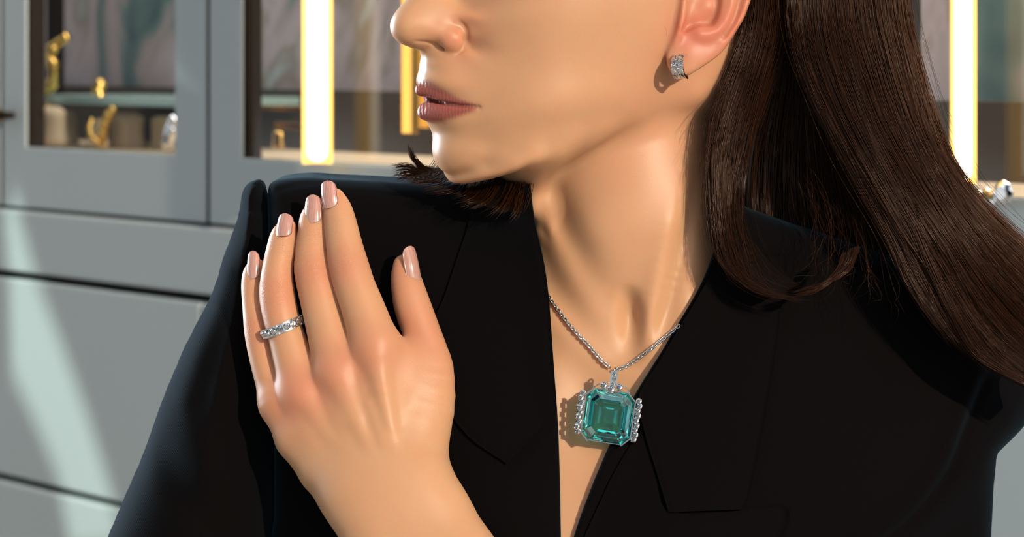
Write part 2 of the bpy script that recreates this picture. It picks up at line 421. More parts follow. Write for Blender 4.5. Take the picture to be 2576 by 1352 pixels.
CHD = Grid2(polyd(CH_OUT), (-140, -330), (260, -60), 2.0)
def chest_d(P):
    x, y, z = P[:, 0], P[:, 1], P[:, 2]
    F, gx, gz = CHF(x, z, True)
    d = smax((F - y) / np.sqrt(1 + gx * gx + gz * gz), y - 95, 20)
    return smax(d, CHD(x, z), 22)
NK = [W(1574,380,35), W(1592,560,28), W(1610,720,30), W(1608,900,40)]
def neck_d(P):
    d = chain(P, NK, [49.5, 48.5, 47, 48], None, sc=np.array([1.0, 1.0, 1.0]))
    trap = chain(P, [W(1600,520,45), W(1680,700,45), W(1850,790,45), W(2200,860,50)], [42, 42, 36, 30], 20)
    trap2 = chain(P, [W(1560,520,50), W(1440,690,50), W(1200,690,50), W(850,640,50)], [40, 38, 34, 28], 20)
    return smin(d, smin(trap, trap2, 20), 18)
def base_d(P): return smin(smin(head_d(P), neck_d(P), 9.0), chest_d(P), 22.0)
def march(px, py, field, y0=-140):
    px = np.atleast_1d(px).astype(float); py = np.atleast_1d(py).astype(float); y = np.full(len(px), float(y0))
    for _ in range(60): y = y + 0.7 * np.clip(field(W(px, py, y)), -4, 12)
    return W(px, py, y)
def ridge(pts, n, rad, rise, field=base_d):   # a rounded cord lying along the surface, standing out by `rise`
    p = crom(pts, n); S = march(p[:, 0], p[:, 1], field); r = crom(rad, n)[:, 0]; h = crom(rise, n)[:, 0]
    S = S.copy(); S[:, 1] += r - h
    return list(S), list(r)
def body_d(P):
    hd = head_d(P)
    # features pressed into / laid on the face
    near = (np.abs(hd) < 14)
    if near.any():
        Q = P[near]; d = hd[near]
        d = smin(d, chain(Q, LIPU, LIPUR), 1.6)
        d = smin(d, chain(Q, LIPL, LIPLR), 1.8)
        d = smin(d, ell(Q, ALA, (7.5, 6.5, 6.2), AXN), 2.5)
        d = smax(d, -chain(Q, GROOVE, GROOVR), 1.3)
        d = smax(d, -chain(Q, OPEN, OPENR), 0.9)
        d = smax(d, -chain(Q, OPEN2, [0.8, 1.6, 1.2]), 0.8)
        d = smax(d, -chain(Q, NOST, NOSTR), 0.9)
        d = smax(d, -chain(Q, ALC, ALCR), 1.6)
        d = smax(d, -chain(Q, PHIL, PHILR), 2.4)
        hd = hd.copy(); hd[near] = d
    d = smin(hd, neck_d(P), 9.0)
    dd = smin(chest_d(P), 1e3, 1)
    d = smin(d, dd, 22.0)
    loc = (P[:, 2] < -20) & (P[:, 2] > -170) & (np.abs(d) < 25) & (P[:, 1] < 30) & (P[:, 0] > -20) & (P[:, 0] < 140)
    if loc.any():
        Q = P[loc]; d = d.copy()
        fade = np.clip((30 - Q[:, 1]) / 25, 0, 1) * np.clip((hd[loc] - 1) / 5, 0, 1)
        d[loc] = d[loc] - REL(Q[:, 0], Q[:, 2]) * fade
    ed = ear_d(P)
    d = smin(d, ed, 3.0)
    return d
LIPU = [surf(1060,226,3.0), surf(1082,226,3.2), surf(1110,240,3.0), surf(1140,252,2.5), surf(1170,261,1.8), surf(1200,268,1.2)]; LIPUR = [3.4, 3.6, 3.4, 2.9, 2.2, 1.0]
LIPL = [surf(1072,281,3.4), surf(1092,282,3.6), surf(1120,282,3.4), surf(1150,278,3.0), surf(1178,273,2.2), surf(1198,270,1.2)]; LIPLR = [4.6, 4.9, 4.6, 3.9, 2.6, 1.0]
ALA = surf(1140,100,4.2); AXN = np.array([HF, HN, HH])
GROOVE = [surf(1072,250,.5), surf(1090,254,.3), surf(1120,260,0), surf(1150,264.5,0), surf(1180,267,.2), surf(1206,269.5,.6)]; GROOVR = [1.1, 1.2, 1.1, 0.9, 0.8, 0.7]
OPEN = [surf(1074,249,0), surf(1090,251,-.4), surf(1106,255,0)]; OPENR = [0.5, 1.2, 0.4]
OPEN2 = [surf(1078,250,3.0), surf(1094,252,4.0), surf(1114,257,3.4)]
NOST = [surf(1046,104,.4), surf(1070,106,.3), surf(1095,111,.2), surf(1118,120,.2)]; NOSTR = [0.5, 0.9, 1.5, 1.4]
ALC = [surf(1156,52,0.6), surf(1167,66,-.1), surf(1171,84,-.5), surf(1171,104,-.4), surf(1164,124,.2), surf(1150,136,.9)]; ALCR = [0.3, 1.0, 1.6, 1.6, 1.1, 0.4]
PHIL = [hsolve(1058,142,-.5), hsolve(1054,165,-.5), hsolve(1046,190,-.5)]; PHILR = [0.8, 1.8, 2.2]
RELIEF_L = [ # pixels of a line, widths (mm), heights (mm, + stands out)
 ([(1768,330),(1745,460),(1700,600),(1655,740),(1625,850),(1604,930)], [13,12,10,8,7,6], [0,1.0,2.0,2.8,2.6,0]),
 ([(1338,470),(1370,560),(1420,660),(1490,780),(1556,905)], [5,6,8,9,8], [.5,2.2,2.4,2.0,0]),
 ([(1440,520),(1490,640),(1540,760)], [16,17,12], [0,1.2,0]),
 ([(1582,715),(1588,790),(1594,890)], [3.5,4.8,5], [0,-5.0,-1.0]),
 ([(1365,455),(1400,540),(1450,640),(1515,740)], [9,9,9,8], [0,-2.6,-2.0,0]),
 ([(1345,530),(1366,580),(1388,630)], [2,2.2,2], [0,-1.1,0]),
 ([(1760,400),(1738,520),(1708,650),(1675,790),(1650,870)], [4,4.5,5,5,5], [0,-2.0,-3.2,-2.8,0]),
 ([(1770,560),(1745,680),(1700,800)], [9,9,9], [0,1.8,.5]),
 ([(1610,930),(1700,850),(1800,800),(1950,780)], [9,9,10,12], [1.2,2.2,2.5,2.5]),
 ([(1530,925),(1450,860),(1380,800),(1250,740)], [9,9,10,12], [1.2,2.0,2.2,2.2]),
]
def relief(q):
    q2 = q.reshape(-1, 2); out = np.zeros(len(q2))
    for line, w, h in RELIEF_L:
        p = crom([P2(*a, -20) for a in line], 26); w = crom(w, 26)[:, 0]; h = crom(h, 26)[:, 0]
        d = np.sqrt(((q2[:, None] - p[None]) ** 2).sum(-1)); i = d.argmin(1)
        out += 1.5 * h[i] * np.exp(-(d[np.arange(len(q2)), i] / w[i]) ** 2)
    return out.reshape(q.shape[:-1])
REL = Grid2(relief, (-20, -170), (140, -20), 1.2).smooth(2)

# ---- her left hand on her right shoulder: joints as (px, py, depth, radius)
def J(*a): return [W(x, y, d) for x, y, d, r in a], [r for x, y, d, r in a]
def fine(c, n=20):
    p, r = c; q = crom(np.column_stack([np.array(p), r]), n); return list(q[:, :3]), list(q[:, 3])
FING = {
 'index':  J((842,500,-13,5.2),(849,528,-15,7.2),(856,562,-18,8.1),(866,616,-23,8.9),(877,668,-27,9.9),(893,722,-31,10.1),(913,775,-35,10.6),(945,870,-41,12.0)),
 'middle': J((789,532,-10,5.0),(788,556,-12,7.0),(788,592,-14,7.9),(786,640,-18,8.5),(788,680,-21,9.5),(801,740,-25,9.7),(818,810,-30,10.0),(852,930,-38,12.0)),
 'ring':   J((722,575,-9,4.8),(714,596,-11,6.7),(708,628,-13,7.5),(698,680,-17,7.8),(697,738,-20,8.9),(706,792,-23,9.0),(722,850,-26,9.1),(765,985,-33,11.8)),
 'pinky':  J((645,672,-7,4.3),(640,690,-8,5.8),(639,722,-10,6.4),(643,775,-13,6.5),(652,836,-16,7.4),(666,900,-19,7.7),(688,970,-23,8.6),(706,1010,-26,10.5)),
}
THUMB = J((1016,668,-14,5.4),(1020,695,-15,7.2),(1027,730,-18,8.4),(1038,772,-21,9.2),(1058,830,-25,9.4),(1078,890,-29,9.8),(1090,935,-32,10.2),(1078,1020,-36,13.0),(1050,1110,-40,15.0))
PALM = [
 J((945,880,-41,11.5),(965,1000,-43,12.5),(985,1120,-46,13),(1000,1230,-52,14.0)),
 J((852,940,-38,12.0),(888,1050,-42,13.0),(925,1150,-46,13.5),(965,1240,-52,14.0)),
 J((765,990,-33,11.5),(812,1080,-37,12.5),(868,1170,-43,13.5),(925,1250,-51,14.0)),
 J((706,1014,-26,10.0),(752,1100,-31,11.5),(815,1182,-38,12.0),(885,1255,-48,13.0)),
 J((1030,985,-37,12.0),(1040,1080,-40,13.5),(1040,1180,-46,14),(1050,1240,-53,14.5)),
]
ARM = [J((900,1250,-51,14.0),(945,1330,-58,15.5),(1120,1640,-84,20.0),(1330,2000,-110,28.0),(1480,2250,-115,36)),
       J((1055,1215,-52,14.5),(1105,1300,-58,15.5),(1270,1580,-80,21.0),(1420,1900,-105,30.0),(1520,2240,-115,36)),
       J((985,1240,-52,15.5),(1030,1320,-58,16.5),(1195,1610,-82,22.0),(1370,1950,-108,32.0),(1500,2250,-115,38))]
TEND = [J((948,905,-49,4.5),(962,980,-54,2.6),(985,1100,-57.5,2.4),(1010,1220,-63,2.2)),
        J((856,955,-47,4.4),(900,1060,-53.5,2.4),(945,1150,-57.5,2.4),(985,1235,-62,2)),
        J((770,1000,-42,4.0),(830,1090,-47.5,2.2),(900,1180,-54,2.0),(950,1240,-61,2)),
        J((935,1020,-53,1.8),(962,1110,-57.5,2.2),(992,1210,-63,2.2)) ]
FINE = {k: fine(v, 22) for k, v in FING.items()}; FTH = fine(THUMB, 20)
def hand_d(P):
    pal = None
    for p, r in PALM:
        e = chain(P, p, r, 3); pal = e if pal is None else smin(pal, e, 9)
    arm = None
    for p, r in ARM:
        e = chain(P, p, r, 5); arm = e if arm is None else smin(arm, e, 12)
    d = smin(pal, arm, 14)
    d = smin(d, ell(P, W(1020, 930, -36), (13, 10, 14)), 8)
    for (p, r), k in zip(TEND, (5, 5, 5, 4)): d = smin(d, chain(P, p, r, 2), k)
    fs = []
    for nme in ('index', 'middle', 'ring', 'pinky'):
        p, r = FINE[nme]; e = chain(P, p, r)
        # knuckle pad over the middle joint
        fs.append(e)
    fd = fs[0]
    for e in fs[1:]: fd = smin(fd, e, 0.9)
    d = smin(d, fd, 5.5)
    p, r = FTH; t = chain(P, p, r)
    d = smin(d, t, 6.0)
    return d
# ------------------------------------------------------------------ skin meshes -> one body
SK_LO = W(900,-560,0); 
v1, q1 = surface_nets(body_d, (-75, -75, -300), (190, 130, 160), 0.9 * VS)
v2, q2 = surface_nets(hand_d, (-165, -160, -430), (60, 12, -55), 0.65 * VS)
nv = len(v1)
bv = np.vstack([v1, v2]); bq = np.vstack([q1, q2 + nv])
me, bv = np_mesh('body', bv, bq, relax=1)
def blob(V, c, r): return np.exp(-((V - c) ** 2).sum(-1) / (r * r))
tint = np.zeros((len(bv), 3))
LP = [(1052,204),(1066,207),(1076,204),(1100,217),(1130,233),(1160,250),(1190,262),(1208,268.5),(1190,279),(1160,291),(1130,300),(1100,305),(1078,305),(1062,301),(1040,290),(1040,215)]
lpf = []
for a, b in LP:
    p = surf(a, b) if a > 1060 else hsolve(a, b, 0); lpf.append(((p - HC) @ HF, (p - HC) @ HH))
f_, h_, l_ = fhl(v1)
sel = (f_ > 80) & (np.abs(l_) < 32)
ld = np.full(nv, 9.0); ld[sel] = polyd(lpf)(np.stack([f_[sel], h_[sel]], -1))
tint[:nv, 0] = 1 / (1 + np.exp(ld * 2.2))
for c, r, s in [(W(1140,110,-45), 12, .5), (W(1180,60,-40), 14, .25), (W(1790,60,-35), 22, .55), (W(1870,60,-35), 22, .5), (W(1730,85,-32), 9, .8), (W(1720,320,-30), 40, .25), (W(1140,215,-45), 9, .2)]:
    tint[:, 1] += s * blob(bv, c, r)
for nme in FING:
    p, r = FING[nme]
    tint[:, 1] += .45 * blob(bv, p[4] + [0, -8, 0], 13) + .35 * blob(bv, p[0], 12) + .38 * blob(bv, p[7] + [0, -10, 0], 17)
    tint[nv:, 2] += .8 * blob(bv[nv:], p[4] + [-3, -8, 3], 9) + .8 * blob(bv[nv:], p[2] + [-2, -7, 1], 6.5)
tint[:, 1] += .5 * blob(bv, THUMB[0][1], 14) + .55 * blob(bv, THUMB[0][4], 16) + .35 * blob(bv, THUMB[0][6], 18)
tint[nv:, 2] += .12
tint[:nv, 2] += 0.35 * tint[:nv, 0]
set_attr(me, 'tint', np.clip(tint, 0, 1))
person = empty('person', m2b(W(1560, 1352, 20)))
tag(person, 'woman in a black blazer with long dark hair, hand on her shoulder', 'person')
body = link('body', me, SKIN); adopt(body, person)
print('skin', len(bv), time.time() - T0)

# ---- fingernails
def unit(v): v = np.asarray(v, float); return v / np.linalg.norm(v)
def grid_quads(nu, nv, off=0, wrap=False):
    i = np.arange(nu - 1)[:, None]; j = np.arange(nv if wrap else nv - 1)[None]
    a = i * nv + j; b = i * nv + (j + 1) % nv; c = (i + 1) * nv + (j + 1) % nv; d = (i + 1) * nv + j
    return np.stack([a, b, c, d], -1).reshape(-1, 4) + off
def nail(b, t, w, tilt, mat, curve=1.0):
    B = W(*b); T = W(*t); ax = unit(T - B); L = np.linalg.norm(T - B)
    n0 = np.array([math.sin(math.radians(tilt)), -math.cos(math.radians(tilt)), 0.1]); nn = unit(n0 - ax * (n0 @ ax)); sd = np.cross(ax, nn)
    nu, nw = 26, 17; r = w * 0.56; V = []
    for lay in (0, 1):
        for i in range(nu):
            s = i / (nu - 1)
            wd = min(1, math.sqrt(max(0, 1 - ((0.26 - s) / 0.265) ** 2)) if s < .22 else 1)
            if s > .70: wd = min(wd, math.sqrt(max(0.0, 1 - ((s - .70) / .305) ** 2)))
            wd = max(wd, .05) * (1.0 - 0.10 * s)
            for j in range(nw):
                a = (j / (nw - 1) * 2 - 1) * math.radians(62) * wd
                h = r * math.cos(a) - r + curve * math.sin(s * math.pi) * .7 - lay * 0.45
                V.append(B + ax * L * s + sd * r * math.sin(a) + nn * h)
    n1 = nu * nw; q = [grid_quads(nu, nw), grid_quads(nu, nw, n1)[:, ::-1]]
    rim = [i * nw for i in range(nu)] + [(nu - 1) * nw + j for j in range(1, nw)] + [i * nw + nw - 1 for i in range(nu - 2, -1, -1)] + [j for j in range(nw - 2, 0, -1)]
    q.append(np.array([[rim[k], rim[k] + n1, rim[(k + 1) % len(rim)] + n1, rim[(k + 1) % len(rim)]] for k in range(len(rim))]))
    me, _ = np_mesh('fingernail', np.array(V), np.concatenate(q)); o = link('fingernail', me, mat); return o
NAILM = simple('nail_polish', (0.50, 0.27, 0.22), 0.12, Coat_Weight=1.0, Coat_Roughness=0.03, Subsurface_Weight=0.3, Subsurface_Scale=0.002)
for a in [((826,524,-22.0),(820,455,-18.5),9.2,-26), ((782,562,-20),(785,490,-15.5),9.4,-20), ((706,594,-19.5),(716,537,-15.0),9.4,-26), ((632,702,-15.5),(635,631,-11.5),7.0,-24), ((1050,712,-22.5),(1031,619,-19.0),9.0,36)]:
    o = nail(*a, NAILM); o.parent = body

# ================================================================== BLAZER
# ---- blazer shapes
BZ = [(700,470,16),(900,468,14),(1080,475,12),(1250,480,0),(900,700,-4),(800,900,-8),(750,1100,-12),(750,1352,-16),(690,700,0),(1100,700,-14),(1000,950,-18),(1100,1000,-26),(1100,1352,-44),(1000,1150,-24),(900,1352,-30),(750,1600,-20),(1100,1600,-50),
      (1300,560,-16),(1320,490,-14),(1345,620,-22),(1385,780,-24),(1395,950,-30),(1405,1150,-41),(1412,1352,-54),(1420,1600,-62),(1420,1480,-59),
      (1800,640,-14),(1715,815,-22),(1600,1000,-30),(1540,1110,-37),(1440,1352,-49),(1900,900,-26),(1750,1100,-40),(1900,1280,-46),(1700,1352,-54),(1900,700,-8),(2100,760,-4),(2200,900,-8),(2200,1200,-28),(2350,760,6),(2450,900,6),(2520,1200,12),(2500,1352,6),(2560,900,26),(2560,1100,30),(1900,1600,-58),(2400,1600,-10)]
BZF = Grid2(field2(BZ, 3e-3), (-160, -340), (300, -40), 2.0)
def Pb(l, y=-10): return [P2(a, b, y) for a, b in l]
TOR = crom([(664,500),(668,470),(690,457),(760,451),(830,455),(920,459),(1000,464),(1090,467),(1180,462),(1280,440),(1400,420),(1560,420),(1700,450),(1820,500),(1950,550),(2100,600),(2250,650),(2400,700),(2500,750),(2580,830),(2640,930),(2650,1020),(2620,1090),(2576,1130)], 120)
TOR = [P2(a, b, 10) for a, b in TOR] + Pb([(2535,1166),(2522,1240),(2514,1352),(2510,1560),(2500,1640),(640,1640),(688,1300),(688,1000),(672,700)], 0)
TORD = Grid2(polyd(TOR), (-160, -340), (300, -40), 1.0)
VEE = crom([(1335,400),(1336,470),(1346,560),(1366,650),(1380,740),(1391,900),(1403,1050),(1408,1200),(1410,1352),(1412,1470)], 40)
VEE2 = crom([(1412,1470),(1440,1352),(1490,1220),(1540,1112),(1600,1000),(1660,905),(1715,815),(1765,735),(1802,655),(1830,560),(1850,400)], 40)[1:]
VD = Grid2(polyd([P2(a, b, -35) for a, b in list(VEE) + list(VEE2)]), (-20, -340), (160, -30), 0.8)
def gauss_lines(L, y=-20, n=16):
    segs = [(lined([P2(a, b, y) for a, b in crom(l, n)]), w, h) for l, w, h in L]
    def f(q):
        o = np.zeros(q.shape[:-1])
        for d, w, h in segs: o += h * np.exp(-(d(q) / w) ** 2)
        return o
    return f
BREL = Grid2(gauss_lines([
  ([(680,490),(740,474),(830,470),(1000,478),(1090,485)], 1.2, -.9),
  ([(1400,1035),(1340,1100),(1275,1165)], 1.4, -.9),
  ([(2485,950),(2440,1050),(2370,1180),(2260,1290),(2150,1352)], 6, 3.0),
  ([(2500,985),(2455,1080),(2390,1205),(2280,1310),(2170,1380)], 3, -3.0),
  ([(2576,1090),(2480,1190),(2350,1290),(2200,1380)], 10, 4.0),
  ([(760,520),(790,620),(800,760)], 14, 1.5), ([(1010,1180),(1100,1230),(1250,1300)], 10, 1.5),
]), (-160, -340), (300, -40), 1.0)
def blazer_d(P):
    x, y, z = P[:, 0], P[:, 1], P[:, 2]
    F, gx, gz = BZF(x, z, True)
    F = F - BREL(x, z)
    d = smax((F - y) / np.sqrt(1 + gx * gx + gz * gz), y - 105, 30)
    d = smax(d, TORD(x, z), 16)
    d = smax(d, -np.where(y < 60, VD(x, z), 99), 1.5)
    # shaved shell under the neck opening: the cloth ends 60 mm back
    return d
SLV = crom([(661,470),(652,456),(640,455),(622,461),(607,478),(599,505),(592,550),(576,600),(556,655),(543,705),(522,760),(498,806),(468,865),(440,930),(412,1000),(392,1058),(362,1145),(322,1240),(276,1352),(190,1560)], 100)
SLV = [P2(a, b, 25) for a, b in SLV] + [P2(a, b, 0) for a, b in [(640,1660),(688,1352),(690,1200),(684,1000),(676,800),(668,600)]]
SLD = Grid2(polyd(SLV), (-215, -340), (-80, -40), 0.8)
SREL = Grid2(gauss_lines([
  ([(585,640),(560,760),(500,900)], 9, 2.0), ([(600,700),(560,860),(520,1000)], 7, -2.0), ([(650,800),(600,960),(560,1150)], 9, 1.6),
  ([(480,1000),(520,1120),(600,1220)], 8, 1.6), ([(420,1120),(480,1220),(560,1300)], 8, -1.8), ([(640,500),(634,560),(628,640)], 5, 1.0),
], y=10), (-215, -340), (-80, -40), 1.0)
def sleeve_d(P):
    x, y, z = P[:, 0], P[:, 1], P[:, 2]
    yc = 44 + 0.16 * (z + 60); T = 40.0 + np.clip(-(z + 80) * .06, 0, 10)
    yc = np.where(z > -80, 44 - 0.3 * (z + 80), yc)
    d2 = SLD(x, z)
    q = np.maximum(0, 1 - np.clip(-d2 / 44.0, 0, 1)); h = T * np.sqrt(np.maximum(1 - q * q, 0.0))
    g = (np.abs(y - yc) - h - SREL(x, z))
    a = smax(d2, np.abs(y - yc) - T, 14)
    slope = np.clip(q / np.sqrt(np.maximum(1 - q * q, 0.03)) * T / 44, 0, 4)
    return np.where(d2 < 0, np.maximum(g / np.sqrt(1 + slope ** 2), d2), np.maximum(a, d2))
# ---- blazer objects
def wool():
    m, n, l, b = new_mat('black_wool')
    tc = n.new('ShaderNodeTexCoord'); mp = n.new('ShaderNodeMapping'); mp.inputs['Rotation'].default_value = (0, math.radians(38), 0); l.new(tc.outputs['Object'], mp.inputs[0])
    wv = n.new('ShaderNodeTexWave'); wv.inputs['Scale'].default_value = 330; wv.inputs['Distortion'].default_value = 1.5; wv.inputs['Detail'].default_value = 1; l.new(mp.outputs[0], wv.inputs['Vector'])
    nz = n.new('ShaderNodeTexNoise'); nz.inputs['Scale'].default_value = 900; nz.inputs['Detail'].default_value = 3; l.new(tc.outputs['Object'], nz.inputs['Vector'])
    mx = n.new('ShaderNodeMath'); mx.operation = 'ADD'; l.new(wv.outputs[1], mx.inputs[0]); l.new(nz.outputs[0], mx.inputs[1])
    cr = n.new('ShaderNodeMapRange'); l.new(mx.outputs[0], cr.inputs[0]); cr.inputs[1].default_value = .5; cr.inputs[2].default_value = 1.7; cr.inputs[3].default_value = 0.8; cr.inputs[4].default_value = 1.2
    cm = n.new('ShaderNodeMix'); cm.data_type = 'RGBA'; cm.blend_type = 'MULTIPLY'; cm.inputs[0].default_value = 1; cm.inputs[6].default_value = (0.0028, 0.0020, 0.0020, 1)
    cb = n.new('ShaderNodeCombineColor'); [l.new(cr.outputs[0], cb.inputs[i]) for i in range(3)]; l.new(cb.outputs[0], cm.inputs[7]); l.new(cm.outputs[2], b.inputs['Base Color'])
    bp = n.new('ShaderNodeBump'); bp.inputs['Strength'].default_value = .16; bp.inputs['Distance'].default_value = .0003; l.new(mx.outputs[0], bp.inputs['Height']); l.new(bp.outputs[0], b.inputs['Normal'])
    b.inputs['Roughness'].default_value = 0.9; b.inputs['Specular IOR Level'].default_value = 0.04
    b.inputs['Sheen Weight'].default_value = 0.07; b.inputs['Sheen Roughness'].default_value = 0.45; b.inputs['Sheen Tint'].default_value = (0.32, 0.68, 0.95, 1)
    return m
WOOL = wool()
blazer = empty('blazer', (0, 0, 0)); adopt(blazer, person)
v, q = surface_nets(blazer_d, (-150, -85, -330), (290, 125, -40), 1.5 * VS)
me, _ = np_mesh('jacket_front', v, q, relax=2); o = link('bodice', me, WOOL, blazer)
v, q = surface_nets(sleeve_d, (-212, -60, -330), (-80, 110, -40), 1.5 * VS)
me, _ = np_mesh('sleeve', v, q, relax=2); o = link('sleeve', me, WOOL, blazer)

def panel(name, A, B, off, th, nu=24, nv=80, roll=0.0, y=-35, lift=None):
    """cloth panel ruled between two outlines (pixels), lying `off` mm proud of the bodice"""
    a = crom(A, nv); b = crom(B, nv); V = []
    U = np.linspace(0, 1, nu)
    for lay in (0, 1):
        for k in range(nu):
            p = a * (1 - U[k]) + b * U[k]; w = W(p[:, 0], p[:, 1], y)
            F = BZF(w[:, 0], w[:, 2])
            for _ in range(3):
                w = W(p[:, 0], p[:, 1], F); F = BZF(w[:, 0], w[:, 2])
            e = min(U[k], 1 - U[k]) * nu; rnd = 0.0 if e >= 1 else .35
            h = off * np.ones(nv) + (lift(U[k], np.linspace(0, 1, nv)) if lift else 0)
            w = W(p[:, 0], p[:, 1], F - h + lay * th * (1 if e >= 1 else .65) + rnd * th * (1 - lay)); V.append(w)
    V = np.concatenate(V); n1 = nu * nv
    q = [grid_quads(nu, nv)[:, ::-1], grid_quads(nu, nv, n1)]
    rim = [i * nv for i in range(nu)] + [(nu - 1) * nv + j for j in range(1, nv)] + [i * nv + nv - 1 for i in range(nu - 2, -1, -1)] + [j for j in range(nv - 2, 0, -1)]
    q.append(np.array([[rim[k], rim[k] + n1, rim[(k + 1) % len(rim)] + n1, rim[(k + 1) % len(rim)]][::-1] for k in range(len(rim))]))
    me, _ = np_mesh(name, V, np.concatenate(q)); return link(name, me, WOOL, blazer)
# wide lapel at the left of the photo, peaked lapel at the right
LAP = panel('lapel', [(1160,488),(1180,550),(1150,650),(1120,740),(1088,830),(1090,960),(1170,1090),(1275,1168)], [(1329,468),(1341,545),(1366,652),(1380,742),(1387,830),(1394,930),(1400,1010),(1402,1036)], 3.0, 2.6,
            lift=lambda u, t: 2.0 * math.exp(-((1 - u) / .15) ** 2) + 0 * t)
LAP2 = panel('lapel', [(1808,645),(1765,732),(1716,813),(1662,903),(1606,1000),(1622,1090),(1655,1200),(1682,1289)], [(1975,640),(1972,720),(1962,800),(1945,930),(1925,1050),(1905,1150),(1886,1240),(1868,1282)], 4.0, 2.6,
            lift=lambda u, t: 2.0 * math.exp(-(u / .2) ** 2) * np.clip(1.3 - t, 0, 1))
LAP3 = panel('front_facing', [(1612,1085),(1580,1130),(1540,1200),(1500,1285),(1470,1352),(1440,1440)], [(1625,1100),(1650,1190),(1684,1292),(1830,1300),(1984,1282),(1930,1440)], 2.2, 2.0)
LAP3['label'] = 'front edge of the blazer below the lapel'
# buttonhole-free armhole seam: a padded roll along the top of the sleeve
print('blazer', time.time() - T0)

# ================================================================== HAIR
rng = np.random.default_rng(7)
def hair_mat(name, col, rough):
    m, n, l, b = new_mat(name)
    tc = n.new('ShaderNodeTexCoord')
    nz = n.new('ShaderNodeTexNoise'); nz.inputs['Scale'].default_value = 60; nz.inputs['Detail'].default_value = 2; l.new(tc.outputs['Object'], nz.inputs['Vector'])
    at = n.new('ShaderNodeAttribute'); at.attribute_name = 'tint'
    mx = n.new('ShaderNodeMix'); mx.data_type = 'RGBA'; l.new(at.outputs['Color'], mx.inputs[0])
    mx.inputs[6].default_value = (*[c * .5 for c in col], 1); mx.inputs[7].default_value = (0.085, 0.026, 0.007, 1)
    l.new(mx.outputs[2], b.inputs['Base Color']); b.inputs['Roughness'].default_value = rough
    b.inputs['Specular IOR Level'].default_value = 0.34; b.inputs['Specular Tint'].default_value = (1.0, 0.74, 0.62, 1)
    b.inputs['Transmission Weight'].default_value = 0.0
    return m
HAIRM = hair_mat('dark_brown_hair', (0.019, 0.0060, 0.0024), 0.22)
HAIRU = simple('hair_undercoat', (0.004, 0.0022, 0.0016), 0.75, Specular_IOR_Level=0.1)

def family(guides, ns=26):
    """guides: lists of (px, py, y); returns function (u, t-samples) -> mm points"""
    G = []
    for g in guides:
        w = W([p[0] for p in g], [p[1] for p in g], [p[2] for p in g]); G.append(crom(w, ns))
    G = np.array(G)
    def f(u):
        m = len(G) - 1; u = np.clip(np.asarray(u, float), 0, m - 1e-6); i = u.astype(int); fr = (u - i)[:, None, None]
        e = np.concatenate([[2 * G[0] - G[1]], G, [2 * G[-1] - G[-2]]])
        a, b, c, d = e[i], e[i + 1], e[i + 2], e[i + 3]
        return 0.5 * (2 * b + (c - a) * fr + (2 * a - 5 * b + 4 * c - d) * fr ** 2 + (3 * b - a - 3 * c + d) * fr ** 3)
    return f, len(G) - 1, ns
def strands(S, rad):
    """S (n, ns, 3) polylines -> 3-sided tubes"""
    n, ns, _ = S.shape
    T = np.gradient(S, axis=1); T /= np.linalg.norm(T, axis=2, keepdims=True) + 1e-9
    N = np.cross(T, np.array([0, 1.0, 0])); N /= np.linalg.norm(N, axis=2, keepdims=True) + 1e-9
    B = np.cross(T, N)
    taper = np.minimum(1, (1 - np.linspace(0, 1, ns)) * 5 + .12)[None, :, None] * rad[:, None, None]
    V = np.stack([S + (N * math.cos(a) + B * math.sin(a)) * taper for a in (-math.pi / 2, math.pi * 5 / 6, math.pi / 6)], 2)   # n, ns, 3, 3
    V = V.reshape(-1, 3)
    base = (np.arange(n) * ns * 3)[:, None, None]; i = (np.arange(ns - 1) * 3)[None, :, None]; k = np.arange(3)[None, None]
    a = base + i + k; b = base + i + (k + 1) % 3
    q = np.stack([a, b, b + 3, a + 3], -1).reshape(-1, 4)
    return V, q
def grow(guides, count, spread=1.2, depth=3.0, wav=0.5, rad=(.07, .13), short=(.8, 1.0), clumps=60, urange=None, flare=0.0, cw=1.0):
    f, m, ns = family(guides)
    u = rng.uniform(0, m, count) if urange is None else rng.uniform(*urange, count)
    cl = rng.uniform(0, m, clumps); near = cl[np.abs(u[:, None] - cl[None]).argmin(1)]
    t = np.linspace(0, 1, ns)
    S0 = f(u); S1 = f(near); k = (0.55 * t ** 1.2)[None, :, None] * rng.uniform(.2, 1, (count, 1, 1))
    S = S0 * (1 - k) + S1 * k
    off = rng.normal(0, spread, (count, 1, 3)) * np.array([1, 0.3, .4]); S = S + off * (1 + flare * t[None, :, None])
    S[:, :, 1] -= rng.uniform(-depth, depth, (count, 1))
    ph = rng.uniform(0, 6.28, (count, 3, 1)); fq = rng.uniform(1.0, 3.2, (count, 3, 1))
    wv = np.sin(fq * t[None, None] * 6.28 + ph).transpose(0, 2, 1) * wav * (0.25 + t[None, :, None]); S = S + wv
    cph = rng.uniform(0, 6.28, (clumps, 3)); ci = np.abs(u[:, None] - cl[None]).argmin(1)
    S = S + (np.sin(2.1 * t[None, :, None] * 3.1 + cph[ci][:, None, :]) * np.array([1.6, 1.6, .5]) * cw * (0.15 + t[None, :, None]))
    # shorten
    L = rng.uniform(short[0], short[1], count); tt = t[None] * L[:, None] * (ns - 1); i = np.minimum(tt.astype(int), ns - 2); fr = (tt - i)[..., None]
    r = np.arange(count)[:, None]; S = S[r, i] * (1 - fr) + S[r, i + 1] * fr
    return S, rng.uniform(*rad, count), u / m
